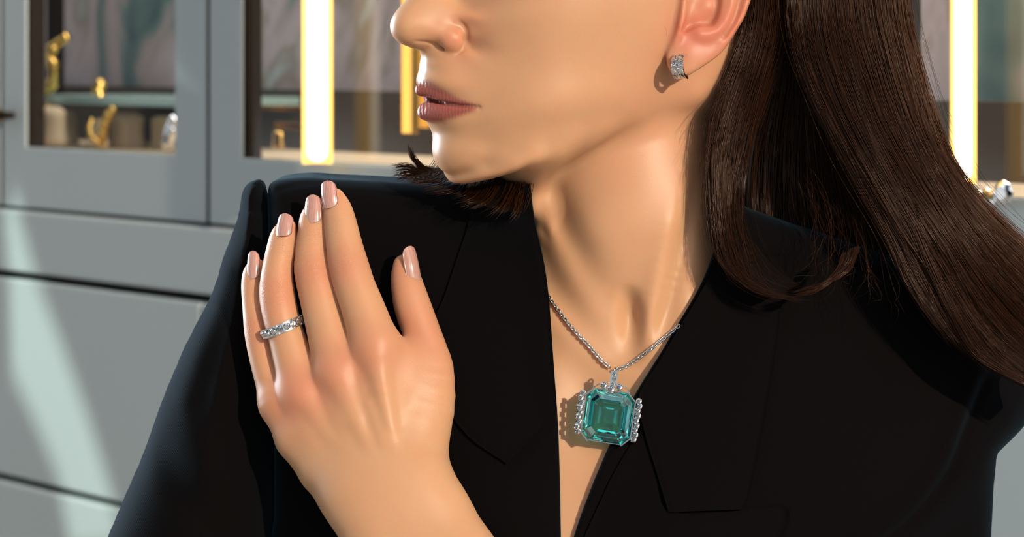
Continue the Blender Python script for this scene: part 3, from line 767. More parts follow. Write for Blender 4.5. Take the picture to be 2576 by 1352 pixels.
def undercoat(guides, front=4.0, back=26.0, cut=26):
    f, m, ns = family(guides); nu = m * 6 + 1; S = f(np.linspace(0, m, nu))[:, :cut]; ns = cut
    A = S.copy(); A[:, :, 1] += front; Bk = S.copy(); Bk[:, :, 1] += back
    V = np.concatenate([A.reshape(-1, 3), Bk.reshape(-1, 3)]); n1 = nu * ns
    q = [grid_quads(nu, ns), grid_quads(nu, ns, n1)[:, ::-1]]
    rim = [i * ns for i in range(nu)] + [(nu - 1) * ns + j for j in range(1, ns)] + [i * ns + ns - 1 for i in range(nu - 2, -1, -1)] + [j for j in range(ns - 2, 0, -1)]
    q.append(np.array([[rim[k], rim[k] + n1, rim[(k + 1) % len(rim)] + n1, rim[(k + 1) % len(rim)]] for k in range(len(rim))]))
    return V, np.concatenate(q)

G_IN = [  # hair close to the neck, curling in over the collar
 [(1893,-120,-2),(1884,40,-4),(1862,120,-8),(1816,230,-14),(1784,350,-22),(1780,470,-28),(1788,580,-32),(1814,655,-36),(1900,722,-38),(1985,752,-41)],
 [(1925,-120,-3),(1912,60,-6),(1885,170,-10),(1845,290,-14),(1822,420,-19),(1818,530,-24),(1832,620,-30),(1862,690,-36),(1925,735,-39),(2040,757,-42)],
 [(1955,-120,-3),(1938,80,-4),(1903,210,-6),(1862,340,-8),(1840,460,-12),(1842,560,-20),(1868,640,-28),(1895,700,-33),(1950,735,-36),(2010,745,-38)],
 [(1990,-120,0),(1972,80,2),(1940,210,6),(1900,330,12),(1875,450,14),(1880,550,4),(1915,630,-10),(1975,690,-24),(2010,716,-30),(2060,700,-32)],
]
G_BK = [  # shaded hair behind
 [(1960,-120,8),(1950,80,12),(1930,220,16),(1900,360,20),(1885,500,20),(1890,600,14),(1910,680,4),(1960,730,-6)],
 [(2010,-120,10),(2010,80,16),(2005,220,24),(2000,360,30),(2005,500,32),(2020,600,26),(2050,690,10),(2090,740,-2)],
 [(2070,-120,8),(2080,80,16),(2095,220,26),(2115,360,34),(2140,500,36),(2170,600,30),(2200,690,14),(2240,760,-2)],
 [(2130,-120,8),(2150,80,14),(2180,220,22),(2220,360,28),(2270,500,28),(2320,620,20),(2370,720,8),(2420,820,-4)],
]
G_OUT = [  # the lit outer fall running down to the right
 [(1985,-120,-6),(1990,40,-10),(2012,150,-14),(2062,270,-18),(2125,390,-22),(2185,490,-26),(2245,600,-30),(2285,700,-33),(2345,800,-34),(2400,880,-34)],
 [(2040,-120,-9),(2045,40,-14),(2065,150,-19),(2110,270,-24),(2170,390,-29),(2235,500,-32),(2300,610,-35),(2360,710,-36),(2430,830,-36),(2510,920,-34),(2640,1005,-30)],
 [(2100,-120,-10),(2112,40,-16),(2138,150,-21),(2185,280,-26),(2245,400,-30),(2310,510,-34),(2375,620,-36),(2440,730,-36),(2520,830,-34),(2640,930,-30)],
 [(2165,-120,-10),(2180,40,-16),(2208,150,-20),(2250,280,-25),(2305,400,-29),(2370,510,-32),(2440,610,-34),(2520,710,-33),(2600,790,-30),(2700,870,-26)],
 [(2225,-120,-6),(2240,40,-12),(2268,160,-16),(2305,280,-20),(2355,400,-24),(2420,500,-27),(2500,590,-28),(2580,670,-27),(2700,770,-24)],
 [(2262,-120,2),(2276,40,-4),(2304,160,-8),(2340,280,-12),(2388,400,-16),(2452,490,-19),(2530,570,-20),(2610,640,-20),(2720,720,-18)],
]
G_FAR = [ # hair lying behind the neck on the far shoulder
 [(1120,330,60),(1100,400,40),(1070,436,20),(1030,446,8),(985,428,6)],
 [(1160,350,58),(1135,420,36),(1112,452,10),(1080,462,-4),(1030,468,-6)],
 [(1200,360,55),(1185,430,30),(1170,465,0),(1155,485,-14),(1130,496,-16)],
 [(1250,370,50),(1245,430,22),(1228,470,-6),(1205,505,-20),(1165,520,-24)],
 [(1300,380,44),(1300,430,14),(1288,480,-14),(1268,520,-26),(1240,545,-28)],
 [(1345,380,36),(1338,430,6),(1330,480,-18),(1318,525,-28),(1304,556,-31)],
]
parts = []
TV = []
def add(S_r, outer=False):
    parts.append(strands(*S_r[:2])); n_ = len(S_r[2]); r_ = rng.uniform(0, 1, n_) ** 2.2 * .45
    TV.append(np.clip(r_ + (.85 * S_r[2] ** 5 * rng.uniform(.3, 1, n_) if outer else 0), 0, 1))  # redder outermost strands: warm backlight put into the hair colour
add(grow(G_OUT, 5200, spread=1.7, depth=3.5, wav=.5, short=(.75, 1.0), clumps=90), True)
add(grow(G_OUT, 260, spread=3.0, depth=5, wav=1.8, short=(.5, 1.0), clumps=40, flare=.6, rad=(.05, .09)))
add(grow(G_OUT, 70, spread=3.0, depth=4, wav=1.4, clumps=30, urange=(4.6, 5.0), flare=1.5, rad=(.05, .08)))
add(grow(G_IN, 520, spread=1.5, depth=3, wav=.6, short=(.65, 1.0), clumps=22, urange=(0, 1.25)))
add(grow(G_IN, 520, spread=2.0, depth=3, wav=.6, short=(.22, .42), clumps=34, urange=(.8, 3)))
add(grow(G_IN, 60, spread=2.0, depth=3, wav=1.2, short=(.6, 1), clumps=14, urange=(1.2, 3)))
add(grow(G_IN, 90, spread=2.6, depth=4, wav=1.8, short=(.5, 1.0), clumps=20, flare=.8, rad=(.05, .09)))
add(grow(G_BK, 500, spread=3.0, depth=4, wav=1.0, short=(.6, 1.0), clumps=40))
add(grow(G_FAR, 420, spread=1.6, depth=3, wav=.25, short=(.65, 1.05), clumps=13, cw=.5))
TUFT = [[(1150,420,40),(1100,425,30),(1060,415,24),(1040,390,22),(1026,358,22)], [(1160,440,36),(1110,445,28),(1070,432,22),(1040,405,20),(1032,372,20)]]
add(grow(TUFT, 110, spread=.8, depth=1.5, wav=.2, short=(.75, 1.0), clumps=5, cw=.3))
TUFT2 = [[(1180,440,36),(1120,440,28),(1060,425,22),(1010,410,20),(972,412,20)], [(1180,455,30),(1120,452,22),(1070,446,18),(1020,448,14),(1000,462,8)]]
add(grow(TUFT2, 170, spread=.9, depth=1.5, wav=.3, short=(.7, 1.0), clumps=6, flare=.3, cw=.4))
FLY = [[(2000,430,-6),(2060,520,-14),(2110,610,-26),(2140,700,-36)], [(2080,500,-10),(2090,600,-20),(2060,680,-34),(2010,730,-40)], [(2180,560,-20),(2210,660,-34),(2240,760,-40),(2235,830,-42)]]
add(grow(FLY, 60, spread=6, depth=3, wav=2.5, clumps=12, rad=(.05, .08), short=(.5, 1)))
LOCK = [[(2290,560,-38),(2340,680,-40),(2395,800,-41),(2460,900,-40),(2576,968,-36),(2680,1010,-34)], [(2300,560,-38),(2352,680,-40),(2412,800,-41),(2474,892,-40),(2590,960,-36),(2690,1000,-34)]]
add(grow(LOCK, 180, spread=.9, depth=1.5, wav=.3, clumps=4, cw=.4))
CURL = [[(2120,640,-34),(2110,680,-38),(2075,712,-41),(2030,735,-42),(1985,750,-42)], [(2160,620,-34),(2140,665,-38),(2100,700,-41),(2050,722,-42),(2005,735,-42)]]
add(grow(CURL, 160, spread=.7, depth=1.5, wav=.3, clumps=4))
WISP = [[(1650,-60,-38),(1655,20,-36),(1668,70,-34),(1690,120,-32)], [(1560,-60,-34),(1570,10,-34),(1590,60,-34),(1610,110,-34)]]
add(grow(WISP, 26, spread=1.5, depth=.3, wav=.8, clumps=6, rad=(.03, .045), short=(.5, 1)))
NAPE = [[(1830,190,-16),(1805,240,-20),(1770,290,-22),(1740,330,-24)], [(1822,260,-18),(1800,310,-22),(1772,370,-25),(1748,420,-27)], [(1815,330,-20),(1795,390,-25),(1775,450,-28),(1758,500,-30)]]
add(grow(NAPE, 90, spread=1.4, depth=1.0, wav=.8, clumps=14, rad=(.035, .06), short=(.4, 1)))
o_ = 0; Vs = []; Qs = []
for V_, Q_ in parts: Vs.append(V_); Qs.append(Q_ + o_); o_ += len(V_)
me, hv = np_mesh('hair', np.concatenate(Vs), np.concatenate(Qs))
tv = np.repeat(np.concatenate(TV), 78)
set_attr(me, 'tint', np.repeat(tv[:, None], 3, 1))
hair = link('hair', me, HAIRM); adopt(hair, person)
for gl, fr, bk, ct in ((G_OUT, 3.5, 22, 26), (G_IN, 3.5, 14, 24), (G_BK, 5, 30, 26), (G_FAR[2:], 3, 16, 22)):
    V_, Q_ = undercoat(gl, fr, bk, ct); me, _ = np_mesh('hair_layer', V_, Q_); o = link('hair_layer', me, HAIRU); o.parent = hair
print('hair', len(hv), time.time() - T0)

# ================================================================== JEWELLERY
SILV = simple('white_gold', (0.80, 0.79, 0.77), 0.16, 1.0)
def gem_mat(name, col, ior, rough=0.0):
    m, n, l, b = new_mat(name)
    g = n.new('ShaderNodeBsdfGlass'); g.inputs['Color'].default_value = (*col, 1); g.inputs['IOR'].default_value = ior; g.inputs['Roughness'].default_value = rough
    gl = n.new('ShaderNodeBsdfGlossy'); gl.inputs['Roughness'].default_value = 0.03; gl.inputs['Color'].default_value = (1, 1, 1, 1)
    mx = n.new('ShaderNodeMixShader'); mx.inputs[0].default_value = 0.0
    l.new(g.outputs[0], mx.inputs[1]); l.new(gl.outputs[0], mx.inputs[2]); l.new(mx.outputs[0], n['Material Output'].inputs['Surface']); n.remove(b)
    return m, mx
DIAM, _mx = gem_mat('diamond', (1, 1, 1), 2.3); _mx.inputs[0].default_value = 0.55
AQUA, _mx = gem_mat('aquamarine', (0.44, 0.93, 0.90), 1.58); _mx.inputs[0].default_value = 0.08

class MB:
    def __init__(s): s.V = []; s.F = []
    def add(s, V, F): o = len(s.V); s.V += [tuple(v) for v in V]; s.F += [tuple(i + o for i in f) for f in F]; return s
    def box(s, c, X, Y, Z, h):
        X, Y, Z = unit(X), unit(Y), unit(Z)
        V = [np.asarray(c) + X * h[0] * a + Y * h[1] * b + Z * h[2] * d for a in (-1, 1) for b in (-1, 1) for d in (-1, 1)]
        return s.add(V, [(0, 1, 3, 2), (4, 6, 7, 5), (0, 4, 5, 1), (2, 3, 7, 6), (0, 2, 6, 4), (1, 5, 7, 3)])
    def torus(s, c, X, Y, R, Rb, r, n=14, m=7, a0=0, a1=2 * math.pi):
        X, Y = unit(X), unit(Y); Z = np.cross(X, Y); V = []; full = abs(a1 - a0) > 6.28
        N = n if full else n + 1
        for i in range(N):
            a = a0 + (a1 - a0) * i / n; d = X * math.cos(a) * R + Y * math.sin(a) * Rb; e = unit(X * math.cos(a) + Y * math.sin(a))
            for j in range(m): b = 2 * math.pi * j / m; V.append(np.asarray(c) + d + e * r * math.cos(b) + Z * r * math.sin(b))
        F = [(i * m + j, i * m + (j + 1) % m, ((i + 1) % N) * m + (j + 1) % m, ((i + 1) % N) * m + j) for i in range(N if full else n) for j in range(m)]
        return s.add(V, F)
    def tube(s, pts, r, m=8):
        pts = np.asarray(pts, float); T = np.gradient(pts, axis=0); V = []
        for i, p in enumerate(pts):
            t = unit(T[i]); a = unit(np.cross(t, [0.13, 0.3, 0.94])); b = np.cross(t, a)
            for j in range(m): q = 2 * math.pi * j / m; V.append(p + (a * math.cos(q) + b * math.sin(q)) * r)
        F = [(i * m + j, i * m + (j + 1) % m, (i + 1) * m + (j + 1) % m, (i + 1) * m + j) for i in range(len(pts) - 1) for j in range(m)]
        F += [tuple(range(m))[::-1], tuple((len(pts) - 1) * m + j for j in range(m))]
        return s.add(V, F)
    def ball(s, c, r, n=8, m=6):
        V = [np.asarray(c) + r * np.array([math.sin(math.pi * i / m) * math.cos(2 * math.pi * j / n), math.sin(math.pi * i / m) * math.sin(2 * math.pi * j / n), math.cos(math.pi * i / m)]) for i in range(m + 1) for j in range(n)]
        return s.add(V, [(i * n + j, (i + 1) * n + j, (i + 1) * n + (j + 1) % n, i * n + (j + 1) % n) for i in range(m) for j in range(n)])
    def build(s, name, mat, parent=None, smooth=False):
        me = bpy.data.meshes.new(name); me.from_pydata([tuple(v) for v in m2b(np.array(s.V))], [], s.F)
        bm = bmesh.new(); bm.from_mesh(me); bmesh.ops.remove_doubles(bm, verts=bm.verts, dist=1e-7); bmesh.ops.recalc_face_normals(bm, faces=bm.faces); bm.to_mesh(me); bm.free()
        for p in me.polygons: p.use_smooth = smooth
        return link(name, me, mat, parent)
def brilliant(c, N, X, r, k=8, depth=.62):
    """faceted round stone: table, crown, girdle, pavilion"""
    N = unit(N); X = unit(np.asarray(X) - N * (np.asarray(X) @ N)); Y = np.cross(N, X); c = np.asarray(c, float)
    def ring(rr, h, o): return [c + (X * math.cos(2 * math.pi * (i + o) / k) + Y * math.sin(2 * math.pi * (i + o) / k)) * rr * r + N * h * r for i in range(k)]
    V = ring(.56, .32, 0) + ring(.82, .18, .5) + ring(1, 0, 0) + ring(1, -.05, 0) + ring(.5, -depth * .62, .5) + [c - N * depth * r]
    F = [tuple(range(k))]
    for i in range(k):
        j = (i + 1) % k
        F += [(i, k + i, j), (i, 2 * k + i, k + i), (k + i, 2 * k + j, j), (k + i, 2 * k + i, 2 * k + j), (2 * k + i, 3 * k + i, 3 * k + j, 2 * k + j), (3 * k + i, 4 * k + i, 3 * k + j), (4 * k + i, 4 * k + j, 3 * k + j), (4 * k + i, 5 * k, 4 * k + j)]
    return V, F

# ---- ring on the ring finger
ringo = empty('ring', m2b(W(712, 824, -26))); tag(ringo, 'white gold band set with square-framed diamonds on the ring finger', 'ring')
ax = unit(np.array(W(699,770,-21.5)) - np.array(W(722,862,-26.5))); ax = unit(np.array([-0.36, 0.0, 0.92]))
rc = W(711, 822, -24.5); U1 = unit(np.cross(ax, [0, 1, 0])); U2 = unit(np.cross(ax, U1))
if U2[1] > 0: U2 = -U2
RR = 10.1; nst = 18; hb = 2.35
bandm = MB(); N_ = 90; V = []
for i in range(N_):
    a = 2 * math.pi * i / N_; e = U1 * math.cos(a) + U2 * math.sin(a)
    for rr, hh in ((RR - .7, -hb), (RR - .7, hb), (RR + .8, hb), (RR + .8, hb - .45), (RR + .35, hb - .5), (RR + .35, -hb + .5), (RR + .8, -hb + .45), (RR + .8, -hb)): V.append(rc + e * rr + ax * hh)
bandm.add(V, [(i * 8 + j, i * 8 + (j + 1) % 8, ((i + 1) % N_) * 8 + (j + 1) % 8, ((i + 1) % N_) * 8 + j) for i in range(N_) for j in range(8)])
band = bandm.build('band', SILV); adopt(band, ringo)
st0 = None
for i in range(nst):
    a = 2 * math.pi * (i + .35) / nst; e = U1 * math.cos(a) + U2 * math.sin(a); tg = -U1 * math.sin(a) + U2 * math.cos(a)
    V, F = brilliant(rc + e * (RR + .75), e, tg, 1.72); o = MB().add(V, F).build('diamond', DIAM); adopt(o, ringo)
    a = 2 * math.pi * (i + .85) / nst; e = U1 * math.cos(a) + U2 * math.sin(a); tg = -U1 * math.sin(a) + U2 * math.cos(a)
    o = MB().box(rc + e * (RR + .55), e, tg, ax, (.35, .17, hb - .3)).build('divider', SILV); o.parent = band

# ---- hoop earring
ear = empty('earring', m2b(W(1712, 165, -36))); tag(ear, 'small wide hoop earring paved with diamonds in her earlobe', 'earring')
hd_ = unit(np.array([-0.40, -0.90, 0.0])); hz = np.array([-0.05, 0, 1.0]); hz = unit(hz - hd_ * (hz @ hd_)); ha = np.cross(hd_, hz)
hc = W(1714, 168, -36.5); HR = 5.9; hw = 3.1
hm = MB(); V = []; N_ = 56
for i in range(N_):
    a = 2 * math.pi * i / N_; e = hd_ * math.cos(a) + hz * math.sin(a); w_ = hw if math.cos(a) > -.2 else 1.5
    for rr, hh in ((HR - .9, -w_), (HR - .9, w_), (HR + .25, w_), (HR + .25, w_ - .25), (HR, w_ - .3), (HR, -w_ + .3), (HR + .25, -w_ + .25), (HR + .25, -w_)): V.append(hc + e * rr + ha * hh)
hm.add(V, [(i * 8 + j, i * 8 + (j + 1) % 8, ((i + 1) % N_) * 8 + (j + 1) % 8, ((i + 1) % N_) * 8 + j) for i in range(N_) for j in range(8)])
o = hm.build('hoop', SILV); adopt(o, ear)
for i in range(7):
    a = math.radians(-62 + i * 21)
    e = hd_ * math.cos(a) + hz * math.sin(a); tg = -hd_ * math.sin(a) + hz * math.cos(a)
    for j in (-1, 0, 1):
        ao = a + (math.radians(8) if j == 0 else 0); e2 = hd_ * math.cos(ao) + hz * math.sin(ao)
        V, F = brilliant(hc + e2 * (HR + .1) + ha * j * 1.9, e2, tg, 1.0); o = MB().add(V, F).build('diamond', DIAM); adopt(o, ear)

# ---- necklace
neck = empty('necklace', m2b(W(1540, 1000, -30))); tag(neck, 'white gold chain with a large square-cut blue-green stone pendant on her chest', 'necklace')
def skin_front(px, py):
    px = np.asarray(px, float); py = np.asarray(py, float); return march(px, py, body_d, -90)
cl = crom([(1368,727),(1378,742),(1400,775),(1440,826),(1480,868),(1512,905),(1540,930)], 60); cr_ = crom([(1548,930),(1580,918),(1620,890),(1660,858),(1697,828),(1714,814)], 60)
chm = MB()
for line in (cl, cr_):
    S = skin_front(line[:, 0], line[:, 1]); S[:, 1] -= 2.2
    # arc-length resample
    dl = np.concatenate([[0], np.cumsum(np.linalg.norm(np.diff(S, axis=0), axis=1))]); n_ = int(dl[-1] / 1.55)
    P_ = np.stack([np.interp(np.arange(n_) * 1.55, dl, S[:, k]) for k in range(3)], -1)
    for i in range(n_):
        T = unit(P_[min(i + 1, n_ - 1)] - P_[max(i - 1, 0)]); Nn = unit(np.array([0, -1.0, 0]) - T * (-T[1])); Sd = np.cross(T, Nn)
        tw = math.radians(38 if i % 2 else -38); X = Sd * math.cos(tw) + Nn * math.sin(tw)
        chm.torus(P_[i], T, X, 1.25, .85, .36, 12, 6)
chain_o = chm.build('chain', SILV, smooth=True); adopt(chain_o, neck)
# pendant frame of reference
gc = np.array(skin_front([1527], [1038])[0]); gc[1] -= 16.0
ang = math.radians(-7.5); GX = np.array([math.cos(ang), -0.16, math.sin(ang)]); GX = unit(GX); GN = unit(np.array([-0.10, -1.0, 0.10])); GN = unit(GN - GX * (GN @ GX)); GZ = np.cross(GX, GN) * 1.0
if GZ[2] < 0: GZ = -GZ
def gp(x, z, n=0): return gc + GX * x + GZ * z + GN * n
def octo(hx, hz, c, n): return [gp(x, z, n) for x, z in [(-hx + c, hz), (hx - c, hz), (hx, hz - c), (hx, -hz + c), (hx - c, -hz), (-hx + c, -hz), (-hx, -hz + c), (-hx, hz - c)]]
lev = [(7.2, 8.2, 2.4, 3.0), (9.2, 10.1, 3.1, 2.4), (10.9, 11.7, 3.6, 1.3), (11.7, 12.5, 3.9, 0.0), (11.7, 12.5, 3.9, -.4), (9.4, 10.2, 3.1, -2.8), (6.2, 7.0, 2.1, -5.6), (2.4, 3.4, .8, -8.2)]
V = []; F = [tuple(range(8))]
for h in lev: V += octo(*h)
for i in range(len(lev) - 1):
    for j in range(8): F.append((i * 8 + j, i * 8 + (j + 1) % 8, (i + 1) * 8 + (j + 1) % 8, (i + 1) * 8 + j))
F.append(tuple((len(lev) - 1) * 8 + j for j in range(8))[::-1])
gemo = MB().add(V, F).build('gemstone', AQUA); gemo['label'] = 'large square-cut blue-green stone'; adopt(gemo, neck)
sm = MB()
for (x0, z0, x1, z1) in [(-11.9, 8.9, -8.0, 12.8), (8.0, 12.8, 11.9, 8.9), (11.9, -8.9, 8.0, -12.8), (-8.0, -12.8, -11.9, -8.9)]:
    a, b = gp(x0, z0, .2), gp(x1, z1, .2); mid = (a + b) / 2; sm.box(mid + unit(mid - gc) * .35, b - a, GN, np.cross(b - a, GN), (2.9, 1.6, .35))
for sx in (-1, 1): sm.box(gp(sx * 12.3, 0, -1.2), GX, GN, GZ, (.35, 1.2, 9.2))
for sz in (-1, 1): sm.box(gp(0, sz * 12.6, -1.6), GX, GN, GZ, (8.2, .8, .3))
arch = [gp(9 * math.cos(t), 12.2 + 4.2 * math.sin(t), -.6) for t in np.linspace(0.15, math.pi - .15, 18)]; sm.tube(arch, .35)
setting = sm.build('setting', SILV); adopt(setting, neck)
def stone(c, r, N=GN, par=neck):
    V, F = brilliant(c, N, GX, r); o = MB().add(V, F).build('diamond', DIAM); adopt(o, par)
    pr = MB()
    for k in range(4):
        a = math.pi / 4 + k * math.pi / 2; e = GX * math.cos(a) + GZ * math.sin(a); pr.ball(c + e * r * 1.02 + N * .15, .30)
    for k in range(12): pass
    pr.torus(c - N * .5, GX, GZ, r * .95, r * .95, .25, 12, 5)
    p = pr.build('prong', SILV, smooth=True); p.parent = o; p.matrix_parent_inverse = o.matrix_world.inverted()
for sx in (-1, 1):
    for k in range(9):
        z = 9.6 - k * 2.35
        stone(gp(sx * (13.9 + (.6 if k % 2 else 0)), z, .5 + (.5 if k % 2 else 0)), 1.38)
stone(gp(-4.2, 14.6, 1.2), 1.75); stone(gp(3.4, 14.9, 1.2), 1.75); stone(gp(-.6, 13.1, 1.6), 1.9)
bl = MB(); b0 = gp(.4, 14.8, .6); b1 = gp(.2, 22.2, 1.2); bd = unit(b1 - b0); bx = unit(np.cross(bd, GN))
for s_ in (-1, 1): bl.box((b0 + b1) / 2 + bx * s_ * 1.55, bd, bx, GN, (3.9, .28, 1.0))
bl.box((b0 + b1) / 2 - GN * .4, bd, bx, GN, (3.9, 1.5, .4)); bl.torus(b1 - GN * 1.3, bd, GN, 1.5, 1.5, .5, 14, 7)
bail = bl.build('bail', SILV); adopt(bail, neck)
for k in range(3): V, F = brilliant(b0 + bd * (1.3 + 2.35 * k) + GN * .35, GN, GX, 1.12); o = MB().add(V, F).build('diamond', DIAM); adopt(o, neck)
print('jewels', time.time() - T0)

# ================================================================== THE SHOP BEHIND HER (wall frame: s along the wall, z up, d out towards the room)
WU = np.array([0.6290, -0.7774, 0.0]); WN = np.array([-0.7774, -0.6290, 0.0]); WO = np.array([0.0, 2376.5 - 1400, 0.0]); WZ = np.array([0, 0, 1.0])
def wy(px): return 13481e3 / (px + 4385.0)
def sx(px, d=0.0):    # wall coordinate s of a pixel column on the plane d
    dr = np.array([(px - 1288) / FPX, 1.0, 0]); t = ((WO + WN * d - CAMP) @ WN) / (dr @ WN); return float((CAMP + dr * t - WO) @ WU)
def sz(px, py, d=0.0):
    dr = np.array([(px - 1288) / FPX, 1.0, -(py - 138) / FPX]); t = ((WO + WN * d - CAMP) @ WN) / (dr @ WN); return float((CAMP + dr * t)[2])
def wp(s, z, d): return WO + WU * s + WZ * z + WN * d
def wbox(name, s0, s1, z0, z1, d0, d1, mat, parent=None, bev=2.0):
    m = MB(); c = wp((s0 + s1) / 2, (z0 + z1) / 2, (d0 + d1) / 2); m.box(c, WU, WZ, WN, (abs(s1 - s0) / 2, abs(z1 - z0) / 2, abs(d1 - d0) / 2))
    o = m.build(name, mat)
    if bev: b = o.modifiers.new('bevel', 'BEVEL'); b.width = bev / 1000; b.segments = 3
    if parent is not None: adopt(o, parent)
    return o
def wframe(name, s0, s1, z0, z1, a0, a1, b0, b1, d0, d1, mat, parent, bev=2.0):
    """door frame: outer rectangle s0..s1,z0..z1 with an opening a0..a1,b0..b1"""
    V = [wp(s, z, d) for d in (d0, d1) for s, z in [(s0, z0), (s1, z0), (s1, z1), (s0, z1), (a0, b0), (a1, b0), (a1, b1), (a0, b1)]]
    F = []
    for k in range(4):
        j = (k + 1) % 4
        F += [(k, j, 4 + j, 4 + k), (8 + k, 8 + j, 12 + j, 12 + k), (k, j, 8 + j, 8 + k), (4 + k, 4 + j, 12 + j, 12 + k)]
    o = MB().add(V, F).build(name, mat)
    b = o.modifiers.new('bevel', 'BEVEL'); b.width = bev / 1000; b.segments = 2; adopt(o, parent); return o

def paint(name, c, rough=.42):
    m, n, l, b = new_mat(name)
    tc = n.new('ShaderNodeTexCoord'); nz = n.new('ShaderNodeTexNoise'); nz.inputs['Scale'].default_value = 3; l.new(tc.outputs['Object'], nz.inputs['Vector'])
    mx = n.new('ShaderNodeMix'); mx.data_type = 'RGBA'; l.new(nz.outputs[0], mx.inputs[0]); mx.inputs[6].default_value = (*[v * .93 for v in c], 1); mx.inputs[7].default_value = (*[v * 1.05 for v in c], 1)
    l.new(mx.outputs[2], b.inputs['Base Color']); b.inputs['Roughness'].default_value = rough; return m
GREY = paint('grey_lacquer', (0.415, 0.468, 0.475))
DARK = simple('dark_wood', (0.012, 0.008, 0.005), 0.85, Specular_IOR_Level=0.1)
BRASS = simple('brass', (0.72, 0.47, 0.13), 0.25, 1.0)
CREAM = simple('cream_suede', (0.52, 0.41, 0.27), 0.8)
BROWN = simple('brown_suede', (0.035, 0.026, 0.018), 0.9)
BEIGE = simple('beige_velvet', (0.42, 0.33, 0.24), 0.8)
SILVG = simple('silver', (0.85, 0.87, 0.9), 0.12, 1.0)
def reflection_mat():
    m, n, l, b = new_mat('painted_reflection')  # blurred reflections of the glass, painted into the back panel's colour
    tc = n.new('ShaderNodeTexCoord'); mp = n.new('ShaderNodeMapping'); mp.inputs['Scale'].default_value = (1, 1, .55); l.new(tc.outputs['Object'], mp.inputs[0])
    nz = n.new('ShaderNodeTexNoise'); nz.inputs['Scale'].default_value = 9; nz.inputs['Detail'].default_value = 3; nz.inputs['Roughness'].default_value = .6; nz.inputs['Distortion'].default_value = .6; l.new(mp.outputs[0], nz.inputs['Vector'])
    cr = n.new('ShaderNodeValToRGB'); l.new(nz.outputs[0], cr.inputs[0]); e = cr.color_ramp.elements
    e[0].position = .30; e[0].color = (0.035, 0.07, 0.075, 1); e[1].position = .72; e[1].color = (0.36, 0.42, 0.41, 1)
    for p, c in ((.40, (0.09, 0.15, 0.14, 1)), (.47, (0.26, 0.22, 0.215, 1)), (.56, (0.35, 0.30, 0.31, 1)), (.63, (0.21, 0.18, 0.15, 1))):
        k = e.new(p); k.color = c
    l.new(cr.outputs[0], b.inputs['Base Color']); b.inputs['Roughness'].default_value = .35; return m
REFLECT = reflection_mat()
def pane_mat():
    m, n, l, b = new_mat('display_glass')
    tr = n.new('ShaderNodeBsdfTransparent'); gl = n.new('ShaderNodeBsdfGlossy'); gl.inputs['Roughness'].default_value = 0.02
    mx = n.new('ShaderNodeMixShader'); mx.inputs[0].default_value = .025; l.new(tr.outputs[0], mx.inputs[1]); l.new(gl.outputs[0], mx.inputs[2]); l.new(mx.outputs[0], n['Material Output'].inputs['Surface']); n.remove(b); return m
PANE = pane_mat()
SHELF = simple('shelf_glass', (0.42, 0.60, 0.57), 0.15, Alpha=0.75)
def glow(name, c, s):
    m, n, l, b = new_mat(name); b.inputs['Base Color'].default_value = (*c, 1); b.inputs['Emission Color'].default_value = (*c, 1); b.inputs['Emission Strength'].default_value = s; return m
LED = glow('lit_tube', (1.0, 0.90, 0.72), 2.6); HALO = glow('amber_edge_glow', (1.0, 0.60, 0.14), 1.1)  # amber emission stands in for the tube's light on its brass channel

ZT = 420.0
zs = -100.2
case = empty('display_cabinet', m2b(wp(sx(600), -1290, -100))); tag(case, 'long grey lacquered display cabinet with glass doors holding jewellery, behind the woman', 'cabinet')
for px0, px1, w0, w1 in ((-620, 1, -540, -60), (5, 520, 65, 440), (524, 1640, 608, 1560), (1644, 3100, 2262, 3010)):
    s0, s1, a0, a1 = sx(px0) + 2.0, sx(px1) - 2.0, sx(w0), sx(w1)
    fr = wframe('door', s0, s1, -166.0, ZT, a0, a1, zs, ZT - 50, -2.6, 0, GREY, case, 1.2)
    p = wbox('glass_pane', a0 - .4, a1 + .4, zs - .4, ZT - 49.2, -9, -6.5, PANE, None, 0); p.parent = fr
    p = wframe('lining', s0, s1, -160, ZT, a0 - .6, a1 + .6, zs - .6, ZT - 49, -24, -2.8, DARK, case, .3); p.parent = fr; p.matrix_parent_inverse = Matrix.Identity(4)
S0, S1 = sx(-640), sx(3140)
wbox('back_lining', S0 - 500, S1, zs - 14, ZT, -272, -262, REFLECT, case, 0)
wbox('floor_board', S0 - 500, S1, zs - 14, zs - 3, -261, -26, CREAM, case, 0)
wbox('plinth', S0 - 500, S1, zs - 2.9, zs + 62, -261, -225, BROWN, case, 0)
wbox('top_board', S0 - 500, S1, ZT + 1, ZT + 16, -272, 0, GREY, case, 0)
a0, a1, b0_, b1_, c0_, c1_ = sx(65), sx(440), sx(608), sx(1560), sx(2262), sx(3010)
# base units below: rail, big drawers, bottom drawers
def base(label, px0, px1, cuts):
    u = empty('drawer_cabinet', m2b(wp(sx((px0 + px1) / 2), -1300, 0))); tag(u, label, 'cabinet')
    s0, s1 = sx(px0), sx(px1)
    wbox('worktop_rail', s0, s1, -236.0, -169.5, -16, 10, GREY, u, 3.5)
    wbox('carcass', s0, s1, -1290, -170, -420, -24, DARK, u, 0)
    cc = [s0] + [sx(c) for c in cuts] + [s1]
    for a, b in zip(cc[:-1], cc[1:]): wbox('drawer_front', a + 1.5, b - 1.5, -459.5, -244.0, -16, 10, GREY, u, 3.5)
    cc = [s0] + [sx(c) for c in (12,)] + [s1] if px0 < 12 < px1 else [s0, s1]
    for a, b in zip(cc[:-1], cc[1:]): wbox('lower_front', a + 2.5, b - 2.5, -1200, -466, -14, 14, GREY, u, 3.5)
    wbox('plinth', s0, s1, -1298, -1205, -24, -10, DARK, u, 0)
